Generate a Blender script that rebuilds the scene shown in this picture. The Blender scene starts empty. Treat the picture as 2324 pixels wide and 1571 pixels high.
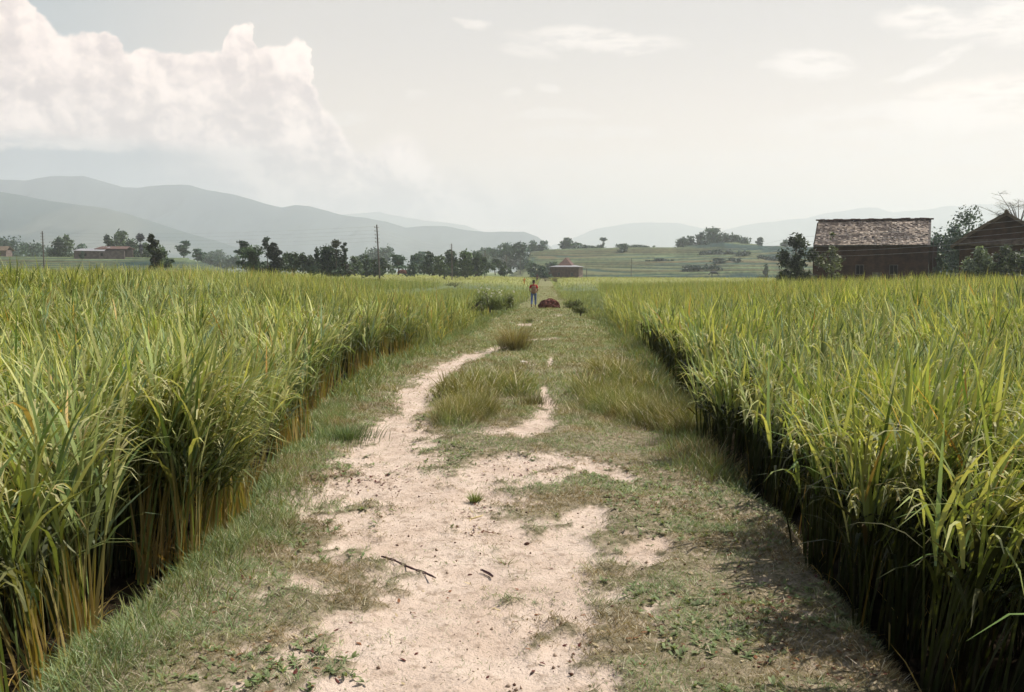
import bpy, math, random
import numpy as np
from mathutils import Vector, Matrix

R = math.radians
rng = np.random.default_rng(7)
random.seed(7)
scene = bpy.context.scene
COL = scene.collection

# ------------------------------------------------------------------ camera
CAM_Z = 1.65
F = 35.0 / 36.0 * 2324.0
YAW, PITCH, ROLL = math.atan(63 / F), math.atan(-169.5 / F), R(0.25)
cam_d = bpy.data.cameras.new("camera")
cam = bpy.data.objects.new("camera", cam_d)
COL.objects.link(cam)
cam_d.lens, cam_d.sensor_width = 35.0, 36.0
cam_d.clip_start, cam_d.clip_end = 0.1, 40000
M = (Matrix.Rotation(YAW, 4, 'Z') @ Matrix.Rotation(math.pi / 2 + PITCH, 4, 'X') @ Matrix.Rotation(ROLL, 4, 'Z'))
M.translation = Vector((0, 0, CAM_Z))
cam.matrix_world = M
scene.camera = cam
M3 = M.to_3x3()


def ray(px, py):
    return M3 @ Vector(((px - 1162) / F, (785.5 - py) / F, -1.0))


def at(px, py, Y):
    """point of the place seen in that direction at depth Y (metres ahead)"""
    d = ray(px, py)
    return Vector((d.x / d.y * Y, Y, CAM_Z + d.z / d.y * Y))


# ------------------------------------------------------------------ light
SUN_EL, SUN_AZ = R(57), R(68)          # azimuth measured clockwise from +Y (straight ahead)
sun_dir = Vector((math.sin(SUN_AZ) * math.cos(SUN_EL), math.cos(SUN_AZ) * math.cos(SUN_EL), math.sin(SUN_EL)))
sd = bpy.data.lights.new("sun", 'SUN')
sd.energy, sd.angle, sd.color = 5.3, R(0.5), (1.0, 0.94, 0.84)
sun = bpy.data.objects.new("sun", sd)
COL.objects.link(sun)
sun.rotation_euler = (-sun_dir).to_track_quat('-Z', 'Y').to_euler()

scene.view_settings.view_transform = 'Standard'
scene.view_settings.look = 'None'
scene.view_settings.exposure = 0.36
scene.view_settings.gamma = 1.0
scene.render.film_transparent = False
scene.cycles.adaptive_threshold = 0.03
scene.cycles.max_bounces = 5
scene.cycles.transparent_max_bounces = 8
scene.cycles.volume_bounces = 1
scene.cycles.diffuse_bounces = 3
scene.cycles.transmission_bounces = 3
scene.cycles.sample_clamp_indirect = 4.0

world = bpy.data.worlds.new("World")
scene.world = world
world.use_nodes = True
NT = world.node_tree
NT.nodes.clear()


class G:
    """tiny helper for node maths"""
    def __init__(s, nt): s.nt = nt
    def n(s, t, **k):
        o = s.nt.nodes.new(t)
        for a, b in k.items(): setattr(o, a, b)
        return o
    def set(s, sock, v):
        if isinstance(v, bpy.types.NodeSocket): s.nt.links.new(v, sock)
        elif v is not None: sock.default_value = v
    def m(s, op, a, b=None, c=None, clamp=False):
        o = s.n('ShaderNodeMath', operation=op); o.use_clamp = clamp
        s.set(o.inputs[0], a); s.set(o.inputs[1], b)
        if c is not None: s.set(o.inputs[2], c)
        return o.outputs[0]
    def mr(s, v, a, b, c=0.0, d=1.0, smooth=True):
        o = s.n('ShaderNodeMapRange'); o.interpolation_type = 'SMOOTHSTEP' if smooth else 'LINEAR'
        for i, x in enumerate((v, a, b, c, d)): s.set(o.inputs[i], x)
        return o.outputs[0]
    def mix(s, f, a, b, mode='MIX'):
        o = s.n('ShaderNodeMix', data_type='RGBA', blend_type=mode)
        s.set(o.inputs[0], f); s.set(o.inputs[6], a); s.set(o.inputs[7], b)
        return o.outputs[2]
    def xyz(s, a, b, c):
        o = s.n('ShaderNodeCombineXYZ')
        s.set(o.inputs[0], a); s.set(o.inputs[1], b); s.set(o.inputs[2], c)
        return o.outputs[0]
    def noise(s, vec, scale, detail=4, rough=0.5, dist=0.0, col=False):
        o = s.n('ShaderNodeTexNoise')
        s.set(o.inputs['Vector'], vec); o.inputs['Scale'].default_value = scale
        o.inputs['Detail'].default_value = detail; o.inputs['Roughness'].default_value = rough
        o.inputs['Distortion'].default_value = dist
        return o.outputs['Color'] if col else o.outputs['Fac']
    def ramp(s, f, stops):
        o = s.n('ShaderNodeValToRGB')
        e = o.color_ramp.elements
        while len(e) < len(stops): e.new(0.5)
        for i, (p, c) in enumerate(stops):
            e[i].position = p; e[i].color = (*c, 1)
        s.set(o.inputs[0], f)
        return o.outputs[0]


def c4(c): return (*c, 1.0)


g = G(NT)
sky = g.n('ShaderNodeTexSky', sky_type='NISHITA')
sky.sun_disc = False
sky.sun_elevation = SUN_EL
sky.sun_rotation = SUN_AZ
sky.air_density, sky.dust_density, sky.ozone_density, sky.altitude = 1.0, 2.5, 1.0, 1300
tc = g.n('ShaderNodeTexCoord')
sep = g.n('ShaderNodeSeparateXYZ')
NT.links.new(tc.outputs['Generated'], sep.inputs[0])
az = g.m('ARCTAN2', sep.outputs[0], sep.outputs[1])
el = g.m('ARCSINE', sep.outputs[2])
K = 180 / math.pi
az = g.m('MULTIPLY', az, K)
el = g.m('MULTIPLY', el, K)       # both in degrees


def ae(px, py):
    d = ray(px, py).normalized()
    return math.degrees(math.atan2(d.x, d.y)), math.degrees(math.asin(d.z))


ae_vec = g.xyz(az, el, 0.0)
wn = g.noise(ae_vec, 0.42, 7, 0.62, col=True)
wsep = g.n('ShaderNodeSeparateColor'); NT.links.new(wn, wsep.inputs[0])
nx = g.m('MULTIPLY', g.m('SUBTRACT', wsep.outputs[0], 0.5), 4.2)
ny = g.m('MULTIPLY', g.m('SUBTRACT', wsep.outputs[1], 0.5), 4.2)
# thin high veil, whitest near the horizon, plain blue sky overhead
sky_bg = g.mix(1.0, sky.outputs[0], (0.10, 0.10, 0.10, 1), 'MULTIPLY')
veil_col = g.mix(g.mr(el, 2.0, 15.0), (0.97, 0.765, 0.60, 1), (0.585, 0.535, 0.49, 1))
leftb = g.mr(az, -14.0, -30.0)
veil_col = g.mix(g.m('MULTIPLY', leftb, 0.75), veil_col, (0.27, 0.34, 0.38, 1))
base = g.mix(g.mr(el, 16.0, 30.0, 0.94, 0.10), sky_bg, veil_col)

# cumulus bank: outline of its top over azimuth
top_pts = [(-900, 60), (-500, 20), (-200, -60), (0, -40), (60, -5), (110, 40), (150, 72), (195, 66), (235, 62), (268, 82),
           (285, 128), (310, 112), (350, 104), (410, 112), (450, 100), (500, 108), (512, 78), (540, 60),
           (570, 66), (588, 104), (632, 104), (655, 92), (682, 86), (700, 128), (712, 190), (738, 232), (770, 262),
           (800, 300), (835, 318), (870, 300), (905, 288), (950, 300), (1000, 335), (1060, 352), (1150, 372), (1300, 415), (1500, 560)]
AZ0, AZ1, EL1 = -50.0, 20.0, 22.0
fc = g.n('ShaderNodeFloatCurve')
cv = fc.mapping.curves[0]
pts = [((ae(x, y)[0] - AZ0) / (AZ1 - AZ0), ae(x, y)[1] / EL1) for x, y in top_pts]
pts = [p for p in pts if 0.01 < p[0] < 0.99]
cv.points[0].location = (0, pts[0][1]); cv.points[1].location = (1, 0.0)
for p in pts: cv.points.new(max(0, p[0]), min(1, max(0, p[1])))
for p in cv.points: p.handle_type = 'AUTO'
fc.mapping.update()
puff = g.noise(ae_vec, 1.1, 7, 0.58)
vor = g.n('ShaderNodeTexVoronoi', feature='SMOOTH_F1'); vor.inputs['Scale'].default_value = 0.55
vor.inputs['Smoothness'].default_value = 0.35
wob = g.n('ShaderNodeVectorMath', operation='ADD')
NT.links.new(ae_vec, wob.inputs[0]); NT.links.new(g.xyz(g.m('MULTIPLY', nx, .35), g.m('MULTIPLY', ny, .35), 0.0), wob.inputs[1])
NT.links.new(wob.outputs[0], vor.inputs['Vector'])
azw = g.m('ADD', az, g.m('MULTIPLY', nx, 0.45))
g.set(fc.inputs['Value'], g.mr(azw, AZ0, AZ1, smooth=False))
topel = g.m('MULTIPLY', fc.outputs[0], EL1)
d_top = g.m('SUBTRACT', topel, g.m('ADD', el, g.m('MULTIPLY', ny, 0.40)))
d_top = g.m('ADD', d_top, g.m('MULTIPLY', g.m('SUBTRACT', 0.62, vor.outputs['Distance']), 0.5))
soft = g.mr(az, -14.5, -3.0, 0.30, 2.8)
cmask = g.mr(g.m('DIVIDE', d_top, soft), 0.0, 1.0)
cmask = g.m('MULTIPLY', cmask, g.mr(az, -8.0, 4.0, 1.0, 0.45))
# lit from the upper right: compare the billows with themselves a little towards the sun
def puffs(off, sc, det):
    w2 = g.n('ShaderNodeVectorMath', operation='ADD'); NT.links.new(wob.outputs[0], w2.inputs[0]); w2.inputs[1].default_value = off
    return g.noise(w2.outputs[0], sc, det, 0.55)
rel = g.m('SUBTRACT', puffs((0, 0, 0), .30, 5), puffs((0.9, 1.1, 0), .30, 5))
rel2 = g.m('SUBTRACT', puffs((0, 0, 5), 1.0, 6), puffs((0.25, 0.35, 5), 1.0, 6))
lit = g.m('ADD', g.m('MULTIPLY', rel, 2.6), g.m('MULTIPLY', rel2, 1.1))
lit = g.mr(g.m('ADD', lit, g.mr(d_top, 0.0, 1.6, 0.30, 0.0)), -0.42, 0.55)
ccol = g.mix(lit, (0.66, 0.545, 0.51, 1), (1.08, 0.90, 0.80, 1))
base = g.mix(cmask, base, ccol)
# grey-blue shade under the left part of the bank
under = g.m('MULTIPLY', g.mr(g.m('ADD', el, g.m('MULTIPLY', ny, 0.25)), 7.2, 6.0), g.mr(az, -12.0, -24.0))
base = g.mix(g.m('MULTIPLY', under, 0.92), base, (0.25, 0.30, 0.33, 1))


def wisp(px, py, rx, ry, tilt=0.0, amt=1.0, colr=(0.86, 0.77, 0.70, 1)):
    global base
    a0, e0 = ae(px, py)
    k = 180 / math.pi / F
    rx, ry = rx * k, ry * k
    t = R(tilt)
    dx = g.m('ADD', g.m('SUBTRACT', az, a0), g.m('MULTIPLY', nx, 0.55))
    dy = g.m('ADD', g.m('SUBTRACT', el, e0), g.m('MULTIPLY', ny, 0.30))
    u = g.m('ADD', g.m('MULTIPLY', dx, math.cos(t) / rx), g.m('MULTIPLY', dy, math.sin(t) / rx))
    v = g.m('ADD', g.m('MULTIPLY', dx, -math.sin(t) / ry), g.m('MULTIPLY', dy, math.cos(t) / ry))
    r2 = g.m('ADD', g.m('MULTIPLY', u, u), g.m('MULTIPLY', v, v))
    f = g.mr(r2, 1.25, 0.15)
    f = g.m('MULTIPLY', f, g.mr(strk, 0.34, 0.55, 0.25, 1.0))
    base = g.mix(g.m('MULTIPLY', f, amt), base, colr)


strk = g.noise(g.xyz(g.m('MULTIPLY', az, 0.45), g.m('MULTIPLY', el, 1.7), 3.3), 1.0, 7, 0.6)
for w_ in [(1350, 92, 200, 26, -4, .85), (1200, 118, 70, 18, -8, .5), (1075, 55, 50, 12, -10, .7), (1850, 148, 95, 38, -6, .9),
           (1745, 148, 40, 10, 0, .4), (2105, 42, 110, 24, -4, .9), (2180, 68, 110, 14, -2, .7), (2315, 45, 85, 62, 0, .95),
           (2125, 140, 85, 17, 25, .8), (2060, 172, 60, 10, 5, .5), (1240, 204, 35, 12, 0, .6), (1160, 212, 28, 12, 0, .5),
           (945, 210, 30, 14, 0, .35), (800, 262, 60, 18, 8, .5), (2290, 225, 260, 58, 6, .95, (1.0, .85, .74, 1)), (2050, 262, 330, 40, 3, .6),
           (1260, 262, 130, 12, 0, .45), (1350, 300, 200, 16, 0, .35), (2150, 330, 420, 50, 0, .5), (1500, 380, 500, 40, 0, .3),
           (40, 318, 160, 22, 3, .8), (200, 325, 120, 14, 0, .5), (560, 348, 60, 16, 0, .5)]:
    wisp(*w_)
bgn = g.n('ShaderNodeBackground')
NT.links.new(base, bgn.inputs[0]); bgn.inputs[1].default_value = 1.0
wo = g.n('ShaderNodeOutputWorld'); NT.links.new(bgn.outputs[0], wo.inputs[0])


# ------------------------------------------------------------------ numpy noise
def vnoise(x, y, seed=0):
    x = np.asarray(x, float); y = np.asarray(y, float)
    xi = np.floor(x).astype(np.int64); yi = np.floor(y).astype(np.int64)
    fx = x - xi; fy = y - yi
    fx = fx * fx * (3 - 2 * fx); fy = fy * fy * (3 - 2 * fy)
    def h(a, b):
        n = (a * 374761393 + b * 668265263 + seed * 1442695041) & 0xffffffff
        n = ((n ^ (n >> 13)) * 1274126177) & 0xffffffff
        return ((n ^ (n >> 16)) & 0xffff) / 65535.0
    return (h(xi, yi) * (1 - fx) + h(xi + 1, yi) * fx) * (1 - fy) + (h(xi, yi + 1) * (1 - fx) + h(xi + 1, yi + 1) * fx) * fy


def fbm(x, y, o=4, seed=0, ro=0.5):
    s = 0; a = 1; t = 0
    for i in range(o):
        s = s + a * vnoise(x * 2 ** i + 17 * i, y * 2 ** i - 9 * i, seed + i); t += a; a *= ro
    return s / t


def sst(a, b, x):
    t = np.clip((np.asarray(x, float) - a) / (b - a), 0, 1)
    return t * t * (3 - 2 * t)


# ------------------------------------------------------------------ terrain
def P(y):
    """height of the path crown"""
    y = np.maximum(np.asarray(y, float), -50)
    return -0.70 * (1 - np.exp(-np.maximum(y, 0) / 32.0)) + 0.25 * sst(90, 260, y)


def field(x, y):
    """height of the paddy floor"""
    x = np.asarray(x, float); y = np.asarray(y, float)
    z = P(y) - 0.24
    z = z + (0.72 * sst(2.8, 13, -x) + 0.58 * sst(2.4, 15, x)) * sst(7, 22, y) * (1 - 0.8 * sst(45, 110, y))
    z = z + 0.55 * sst(10, 60, -x) * sst(90, 200, y)
    return z + 0.05 * (fbm(x * .3, y * .3, 2, 5) - .5)


def gp(px, py, off=0.0):
    """where that direction meets the path level"""
    d = ray(px, py); lo, hi = 0.5, 400.0
    f = lambda Y: CAM_Z + d.z / d.y * Y - (float(P(Y)) + off)
    for _ in range(60):
        mid = (lo + hi) / 2
        if f(mid) > 0: lo = mid
        else: hi = mid
    return np.array([d.x / d.y * lo, lo])


EL_pts = [(100, 1560), (240, 1440), (370, 1340), (455, 1240), (560, 1160), (640, 1052), (700, 962), (765, 895), (850, 832), (960, 792), (1062, 752), (1092, 726)]
ER_pts = [(2150, 1571), (2010, 1440), (1830, 1230), (1650, 1060), (1600, 985), (1540, 885), (1455, 800), (1405, 755), (1385, 732)]
eL = np.array([gp(*p) for p in EL_pts]); eR = np.array([gp(*p) for p in ER_pts])
eL = np.vstack([[eL[0, 0] + .35, -6], eL[::1], [-2.5, 45], [-1.7, 62], [-1.0, 80], [-.7, 130], [.6, 330]])
eR = np.vstack([[eR[0, 0] - .25, -6], eR[::1], [2.7, 45], [2.4, 62], [1.9, 80], [1.9, 130], [2.6, 330]])
eR[:, 0] += 0.0
def edgeL(y): return np.interp(y, eL[:, 1], eL[:, 0]) + (0.10 + .22 * sst(6, 10, y)) * (fbm(np.asarray(y) * .8, 0 * np.asarray(y), 3, 3) - .5) * 2
def edgeR(y): return np.interp(y, eR[:, 1], eR[:, 0]) + (0.14 + .18 * sst(6, 10, y)) * (fbm(np.asarray(y) * .8, 0 * np.asarray(y) + 9, 3, 4) - .5) * 2


def path_z(x, y):
    l, r = edgeL(y), edgeR(y)
    bank = np.minimum(sst(-0.30, 0.12, x - l), sst(-0.30, 0.12, r - x))
    crown = 0.05 * (1 - np.abs((x - (l + r) / 2) / ((r - l) / 2)) ** 2)
    lump = 0.07 * (fbm(x * 1.3, y * 1.3, 3, 11) - .5) + 0.045 * (fbm(x * 6, y * 6, 3, 12) - .5)
    return P(y) - 0.34 * (1 - bank) + crown * bank + lump - 0.045 * sand(x, y)


# worn sandy places, as strokes (direction + half width seen there)
def stroke(pts):
    out = []
    for px, py, hw in pts:
        p = gp(px, py); out.append((p[0], p[1], hw / F * p[1]))
    return np.array(out)
SAND = [stroke(s) for s in [
    [(930, 1640, 330), (940, 1500, 260), (1010, 1400, 290), (1060, 1300, 310), (1000, 1230, 240), (960, 1150, 200), (905, 1090, 165), (895, 1040, 115),
     (905, 1000, 76), (918, 965, 54), (938, 930, 41), (952, 890, 37), (982, 858, 34), (1032, 826, 31), (1090, 806, 28), (1150, 790, 28)],
    [(1060, 1100, 130), (1180, 1070, 110), (1260, 1050, 60)],
    [(1090, 985, 30), (1170, 985, 50), (1230, 965, 30), (1245, 930, 22), (1235, 900, 12), (1237, 880, 4)], [(1246, 838, 5), (1252, 815, 4)],
    [(1205, 775, 30), (1262, 772, 18)], [(1190, 738, 17), (1186, 742, 16)], [(1272, 716, 14), (1268, 718, 12)],
    [(1190, 828, 14), (1215, 832, 10)], [(1300, 1400, 60), (1230, 1290, 130), (1330, 1180, 60)], [(1180, 1560, 120), (1250, 1500, 60)], [(1330, 1065, 50), (1420, 1085, 36)], [(1450, 1260, 40), (1500, 1240, 30)], [(820, 1180, 70), (800, 1240, 60)]]]
BUMP = [stroke(s) for s in [
    [(1060, 905, 90), (1120, 890, 110), (1175, 900, 60)], [(1030, 965, 60), (1090, 950, 50)],
    [(1330, 900, 45), (1400, 930, 90), (1480, 960, 90), (1560, 985, 70)], [(1380, 850, 60), (1440, 880, 60)]]]


def dist_strokes(x, y, strokes):
    best = np.full(np.shape(x), -9.0)
    for s in strokes:
        for i in range(len(s) - 1):
            a, b = s[i], s[i + 1]
            ab = b[:2] - a[:2]; L2 = max((ab ** 2).sum(), 1e-6)
            t = np.clip(((x - a[0]) * ab[0] + (y - a[1]) * ab[1]) / L2, 0, 1)
            # distances along y count less for far strokes (they are seen foreshortened)
            dx = x - (a[0] + t * ab[0]); dy = (y - (a[1] + t * ab[1]))
            w = a[2] + t * (b[2] - a[2])
            best = np.maximum(best, 1 - np.sqrt(dx * dx + (dy * .6) ** 2) / w)
    return best


def sand(x, y):
    d = dist_strokes(x, y, SAND)
    n = fbm(x * 2.2, y * 2.2, 4, 21, .6) - .5
    n2 = fbm(x * 7, y * 7, 3, 22, .6) - .5
    n3 = fbm(x * 24, y * 24, 2, 23, .6) - .5
    return sst(-0.65, 0.65, np.maximum(d, -.75) + n * 1.6 + n2 * 1.9 + n3 * 1.2)


# ------------------------------------------------------------------ mesh helpers
def mesh_np(name, V, Fq, mats, tint=None, extra=None, smooth=False, link=True):
    V = np.asarray(V, np.float32); Fq = np.asarray(Fq, np.int32)
    me = bpy.data.meshes.new(name)
    nf, k = Fq.shape
    me.vertices.add(len(V)); me.vertices.foreach_set('co', V.ravel())
    me.loops.add(nf * k); me.loops.foreach_set('vertex_index', Fq.ravel())
    me.polygons.add(nf)
    me.polygons.foreach_set('loop_start', np.arange(nf, dtype=np.int32) * k)
    me.polygons.foreach_set('loop_total', np.full(nf, k, np.int32))
    if smooth: me.polygons.foreach_set('use_smooth', np.ones(nf, bool))
    me.update(calc_edges=True)
    if tint is not None:
        a = me.color_attributes.new('tint', 'FLOAT_COLOR', 'POINT')
        c = np.ones((len(V), 4), np.float32); c[:, :3] = tint
        a.data.foreach_set('color', c.ravel())
    for k_, v in (extra or {}).items():
        a = me.attributes.new(k_, 'FLOAT', 'POINT'); a.data.foreach_set('value', np.asarray(v, np.float32))
    for m_ in (mats if isinstance(mats, (list, tuple)) else [mats]): me.materials.append(m_)
    o = bpy.data.objects.new(name, me)
    if link: COL.objects.link(o)
    return o


class MB:
    """collects boxes, tubes and slabs into ONE mesh"""
    def __init__(s): s.v = []; s.f = []
    def add(s, vs, fs):
        n = len(s.v); s.v += [tuple(v) for v in vs]; s.f += [tuple(i + n for i in f) for f in fs]
    def box(s, c, d, rz=0.0, jit=0.0):
        cx, cy, cz = c; dx, dy, dz = (q / 2 for q in d)
        vs = []
        for sx in (-1, 1):
            for sy in (-1, 1):
                for sz in (-1, 1):
                    x, y = sx * dx, sy * dy
                    vs.append((cx + x * math.cos(rz) - y * math.sin(rz) + random.uniform(-jit, jit),
                               cy + x * math.sin(rz) + y * math.cos(rz) + random.uniform(-jit, jit), cz + sz * dz + random.uniform(-jit, jit)))
        s.add(vs, [(0, 1, 3, 2), (4, 6, 7, 5), (0, 4, 5, 1), (2, 3, 7, 6), (0, 2, 6, 4), (1, 5, 7, 3)])
    def tube(s, pts, rad, n=7, caps=True):
        pts = [Vector(p) for p in pts]; rad = rad if isinstance(rad, (list, tuple)) else [rad] * len(pts)
        rings = []
        for i, p in enumerate(pts):
            d = (pts[min(i + 1, len(pts) - 1)] - pts[max(i - 1, 0)]).normalized()
            a = d.cross(Vector((0, 0, 1)) if abs(d.z) < .95 else Vector((1, 0, 0))).normalized(); b = d.cross(a)
            rings.append([p + (a * math.cos(2 * math.pi * k / n) + b * math.sin(2 * math.pi * k / n)) * rad[i] for k in range(n)])
        vs = [v for r_ in rings for v in r_]
        fs = [(i * n + k, i * n + (k + 1) % n, (i + 1) * n + (k + 1) % n, (i + 1) * n + k) for i in range(len(pts) - 1) for k in range(n)]
        if caps: fs += [tuple(range(n))[::-1], tuple((len(pts) - 1) * n + k for k in range(n))]
        s.add(vs, fs)
    def slab(s, a, b, c, d, t):
        """a plate with corners a b c d and thickness t (down along its normal)"""
        a, b, c, d = map(Vector, (a, b, c, d)); nrm = (b - a).cross(d - a).normalized() * t
        s.add([a, b, c, d, a - nrm, b - nrm, c - nrm, d - nrm],
              [(0, 1, 2, 3), (7, 6, 5, 4), (0, 4, 5, 1), (1, 5, 6, 2), (2, 6, 7, 3), (3, 7, 4, 0)])
    def build(s, name, mat, parent=None, loc=None, smooth=False):
        me = bpy.data.meshes.new(name); me.from_pydata([tuple(v) for v in s.v], [], s.f); me.materials.append(mat)
        if smooth: me.polygons.foreach_set('use_smooth', [True] * len(me.polygons))
        me.update()
        o = bpy.data.objects.new(name, me); COL.objects.link(o)
        if parent: o.parent = parent
        if loc is not None: o.location = loc
        return o


def tag(o, label=None, cat=None, group=None, kind=None):
    if label: o['label'] = label
    if cat: o['category'] = cat
    if group: o['group'] = group
    if kind: o['kind'] = kind
    return o


def empty(name, loc, label, cat, group=None, rz=0.0):
    o = bpy.data.objects.new(name, None); COL.objects.link(o)
    o.location = loc; o.rotation_euler = (0, 0, rz); o.empty_display_size = 0.3
    return tag(o, label, cat, group)


# ------------------------------------------------------------------ materials
def new_mat(name):
    m = bpy.data.materials.new(name); m.use_nodes = True
    nt = m.node_tree; nt.nodes.clear(); gg = G(nt)
    out = gg.n('ShaderNodeOutputMaterial'); bs = gg.n('ShaderNodeBsdfPrincipled')
    nt.links.new(bs.outputs[0], out.inputs[0])
    return m, gg, bs, out


def leaf_mat(name, trans=0.35, rough=0.5, spec=0.35, tcol=(1.15, 1.2, 0.55), vary=0.25, fixed=None, nscale=3.0):
    m, q, bs, out = new_mat(name)
    if fixed is None:
        a = q.n('ShaderNodeAttribute'); a.attribute_name = 'tint'; col = a.outputs['Color']
    else: col = c4(fixed)
    geo = q.n('ShaderNodeNewGeometry')
    n = q.noise(geo.outputs['Position'], nscale, 3, .6)
    v = q.mr(n, .3, .7, 1 - vary, 1 + vary, smooth=False)
    cc = q.mix(1.0, col, q.xyz(v, v, v), 'MULTIPLY')
    q.set(bs.inputs['Base Color'], cc); bs.inputs['Roughness'].default_value = rough
    bs.inputs['Specular IOR Level'].default_value = spec
    t = q.n('ShaderNodeBsdfTranslucent'); q.set(t.inputs[0], q.mix(1.0, cc, c4(tcol), 'MULTIPLY'))
    mx = q.n('ShaderNodeMixShader'); mx.inputs[0].default_value = trans
    m.node_tree.links.new(bs.outputs[0], mx.inputs[1]); m.node_tree.links.new(t.outputs[0], mx.inputs[2])
    m.node_tree.links.new(mx.outputs[0], out.inputs[0])
    return m


def solid_mat(name, c1, c2, scale=5.0, rough=0.85, spec=0.2, bump=0.0, stretch=(1, 1, 1), bscale=None, detail=5):
    m, q, bs, out = new_mat(name)
    tcn = q.n('ShaderNodeTexCoord'); mp = q.n('ShaderNodeMapping'); mp.inputs['Scale'].default_value = stretch
    m.node_tree.links.new(tcn.outputs['Object'], mp.inputs[0])
    n = q.noise(mp.outputs[0], scale, detail, .6)
    q.set(bs.inputs['Base Color'], q.mix(q.mr(n, .32, .68), c4(c1), c4(c2)))
    bs.inputs['Roughness'].default_value = rough; bs.inputs['Specular IOR Level'].default_value = spec
    if bump:
        b = q.n('ShaderNodeBump'); b.inputs['Strength'].default_value = bump; b.inputs['Distance'].default_value = 0.02
        q.set(b.inputs['Height'], q.noise(mp.outputs[0], bscale or scale * 4, 5, .6)); q.set(bs.inputs['Normal'], b.outputs[0])
    return m


M_rice = leaf_mat('rice_leaf', .36, .55, .25, (1.2, 1.15, .45), .18, nscale=1.2)
M_grass = leaf_mat('grass_blade', .30, .6, .25, (1.15, 1.1, .5), .25, nscale=2.5)
M_tree = leaf_mat('tree_leaf', .22, .55, .3, (1.1, 1.25, .5), .35, nscale=.35)
M_canopy = solid_mat('rice_canopy', (.105, .12, .03), (.19, .20, .05), .8, .9, .1, .6, (1, 1, 1), 6)
M_bark = solid_mat('bark', (.06, .05, .04), (.12, .10, .08), 3, .95, .1, .5)
M_wood = solid_mat('weathered_wood', (.07, .06, .055), (.15, .13, .115), 6, .9, .15, .4, (1, 1, .15))
M_thatch = solid_mat('thatch', (.075, .055, .04), (.17, .13, .09), 3, .95, .1, .8, (1, 1, 1), 20)
M_brick = None
M_wire = solid_mat('metal_wire', (.35, .35, .36), (.5, .5, .5), 2, .4, .6)
M_insul = solid_mat('ceramic', (.25, .22, .2), (.4, .37, .34), 8, .4, .5)


def brick_mat(name, b1, b2, mortar, scale=1.0):
    m, q, bs, out = new_mat(name)
    tcn = q.n('ShaderNodeTexCoord'); s = q.n('ShaderNodeSeparateXYZ'); m.node_tree.links.new(tcn.outputs['Object'], s.inputs[0])
    v = q.xyz(q.m('ADD', s.outputs[0], s.outputs[1]), s.outputs[2], 0.0)
    b = q.n('ShaderNodeTexBrick'); m.node_tree.links.new(v, b.inputs[0])
    b.inputs['Color1'].default_value = c4(b1); b.inputs['Color2'].default_value = c4(b2); b.inputs['Mortar'].default_value = c4(mortar)
    b.inputs['Scale'].default_value = scale; b.inputs['Brick Width'].default_value = .24; b.inputs['Row Height'].default_value = .075
    b.inputs['Mortar Size'].default_value = .012
    n = q.noise(tcn.outputs['Object'], 1.1, 5, .6); f = q.mr(n, .3, .7, .6, 1.25)
    q.set(bs.inputs['Base Color'], q.mix(1.0, b.outputs[0], q.xyz(f, f, f), 'MULTIPLY')); bs.inputs['Roughness'].default_value = .95
    bs.inputs['Specular IOR Level'].default_value = .1
    bp = q.n('ShaderNodeBump'); bp.inputs['Strength'].default_value = .5; bp.inputs['Distance'].default_value = .01
    q.set(bp.inputs['Height'], q.m('ADD', b.outputs['Fac'], n)); q.set(bs.inputs['Normal'], bp.outputs[0])
    return m


# path: pale sandy soil worn through the turf (the mask is where the turf is worn away)
M_path, q, bs, out = new_mat('sandy_soil')
geo = q.n('ShaderNodeNewGeometry'); pos = geo.outputs['Position']
a_ = q.n('ShaderNodeAttribute'); a_.attribute_name = 'sand'
n1 = q.noise(pos, 2.2, 6, .62); n2 = q.noise(pos, 14, 5, .65); n3 = q.noise(pos, 60, 4, .6)
sandc = q.mix(q.mr(n1, .35, .65), (.47, .365, .29, 1), (.55, .445, .365, 1))
sandc = q.mix(q.mr(n2, .50, .68, 0, .75), sandc, (.27, .205, .15, 1))
sandc = q.mix(q.mr(n3, .62, .72, 0, .5), sandc, (.22, .15, .11, 1))
soil = q.mix(q.mr(n2, .35, .65), (.12, .105, .06, 1), (.30, .245, .17, 1))
soil = q.mix(q.mr(n3, .52, .7, 0, .7), soil, (.13, .11, .06, 1))
a2_ = q.n('ShaderNodeAttribute'); a2_.attribute_name = 'turf'
soil = q.mix(a2_.outputs['Fac'], soil, q.mix(n2, (.10, .115, .045, 1), (.24, .22, .11, 1)))
f = q.m('ADD', a_.outputs['Fac'], q.m('MULTIPLY', q.m('SUBTRACT', n2, .5), 1.1))
q.set(bs.inputs['Base Color'], q.mix(q.mr(f, .2, .75), soil, sandc))
bs.inputs['Roughness'].default_value = .95; bs.inputs['Specular IOR Level'].default_value = .1
bp = q.n('ShaderNodeBump'); bp.inputs['Strength'].default_value = .75; bp.inputs['Distance'].default_value = .03
q.set(bp.inputs['Height'], q.m('ADD', q.m('ADD', n2, q.noise(pos, 5.5, 5, .6)), q.m('MULTIPLY', n3, .6))); q.set(bs.inputs['Normal'], bp.outputs[0])

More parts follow.
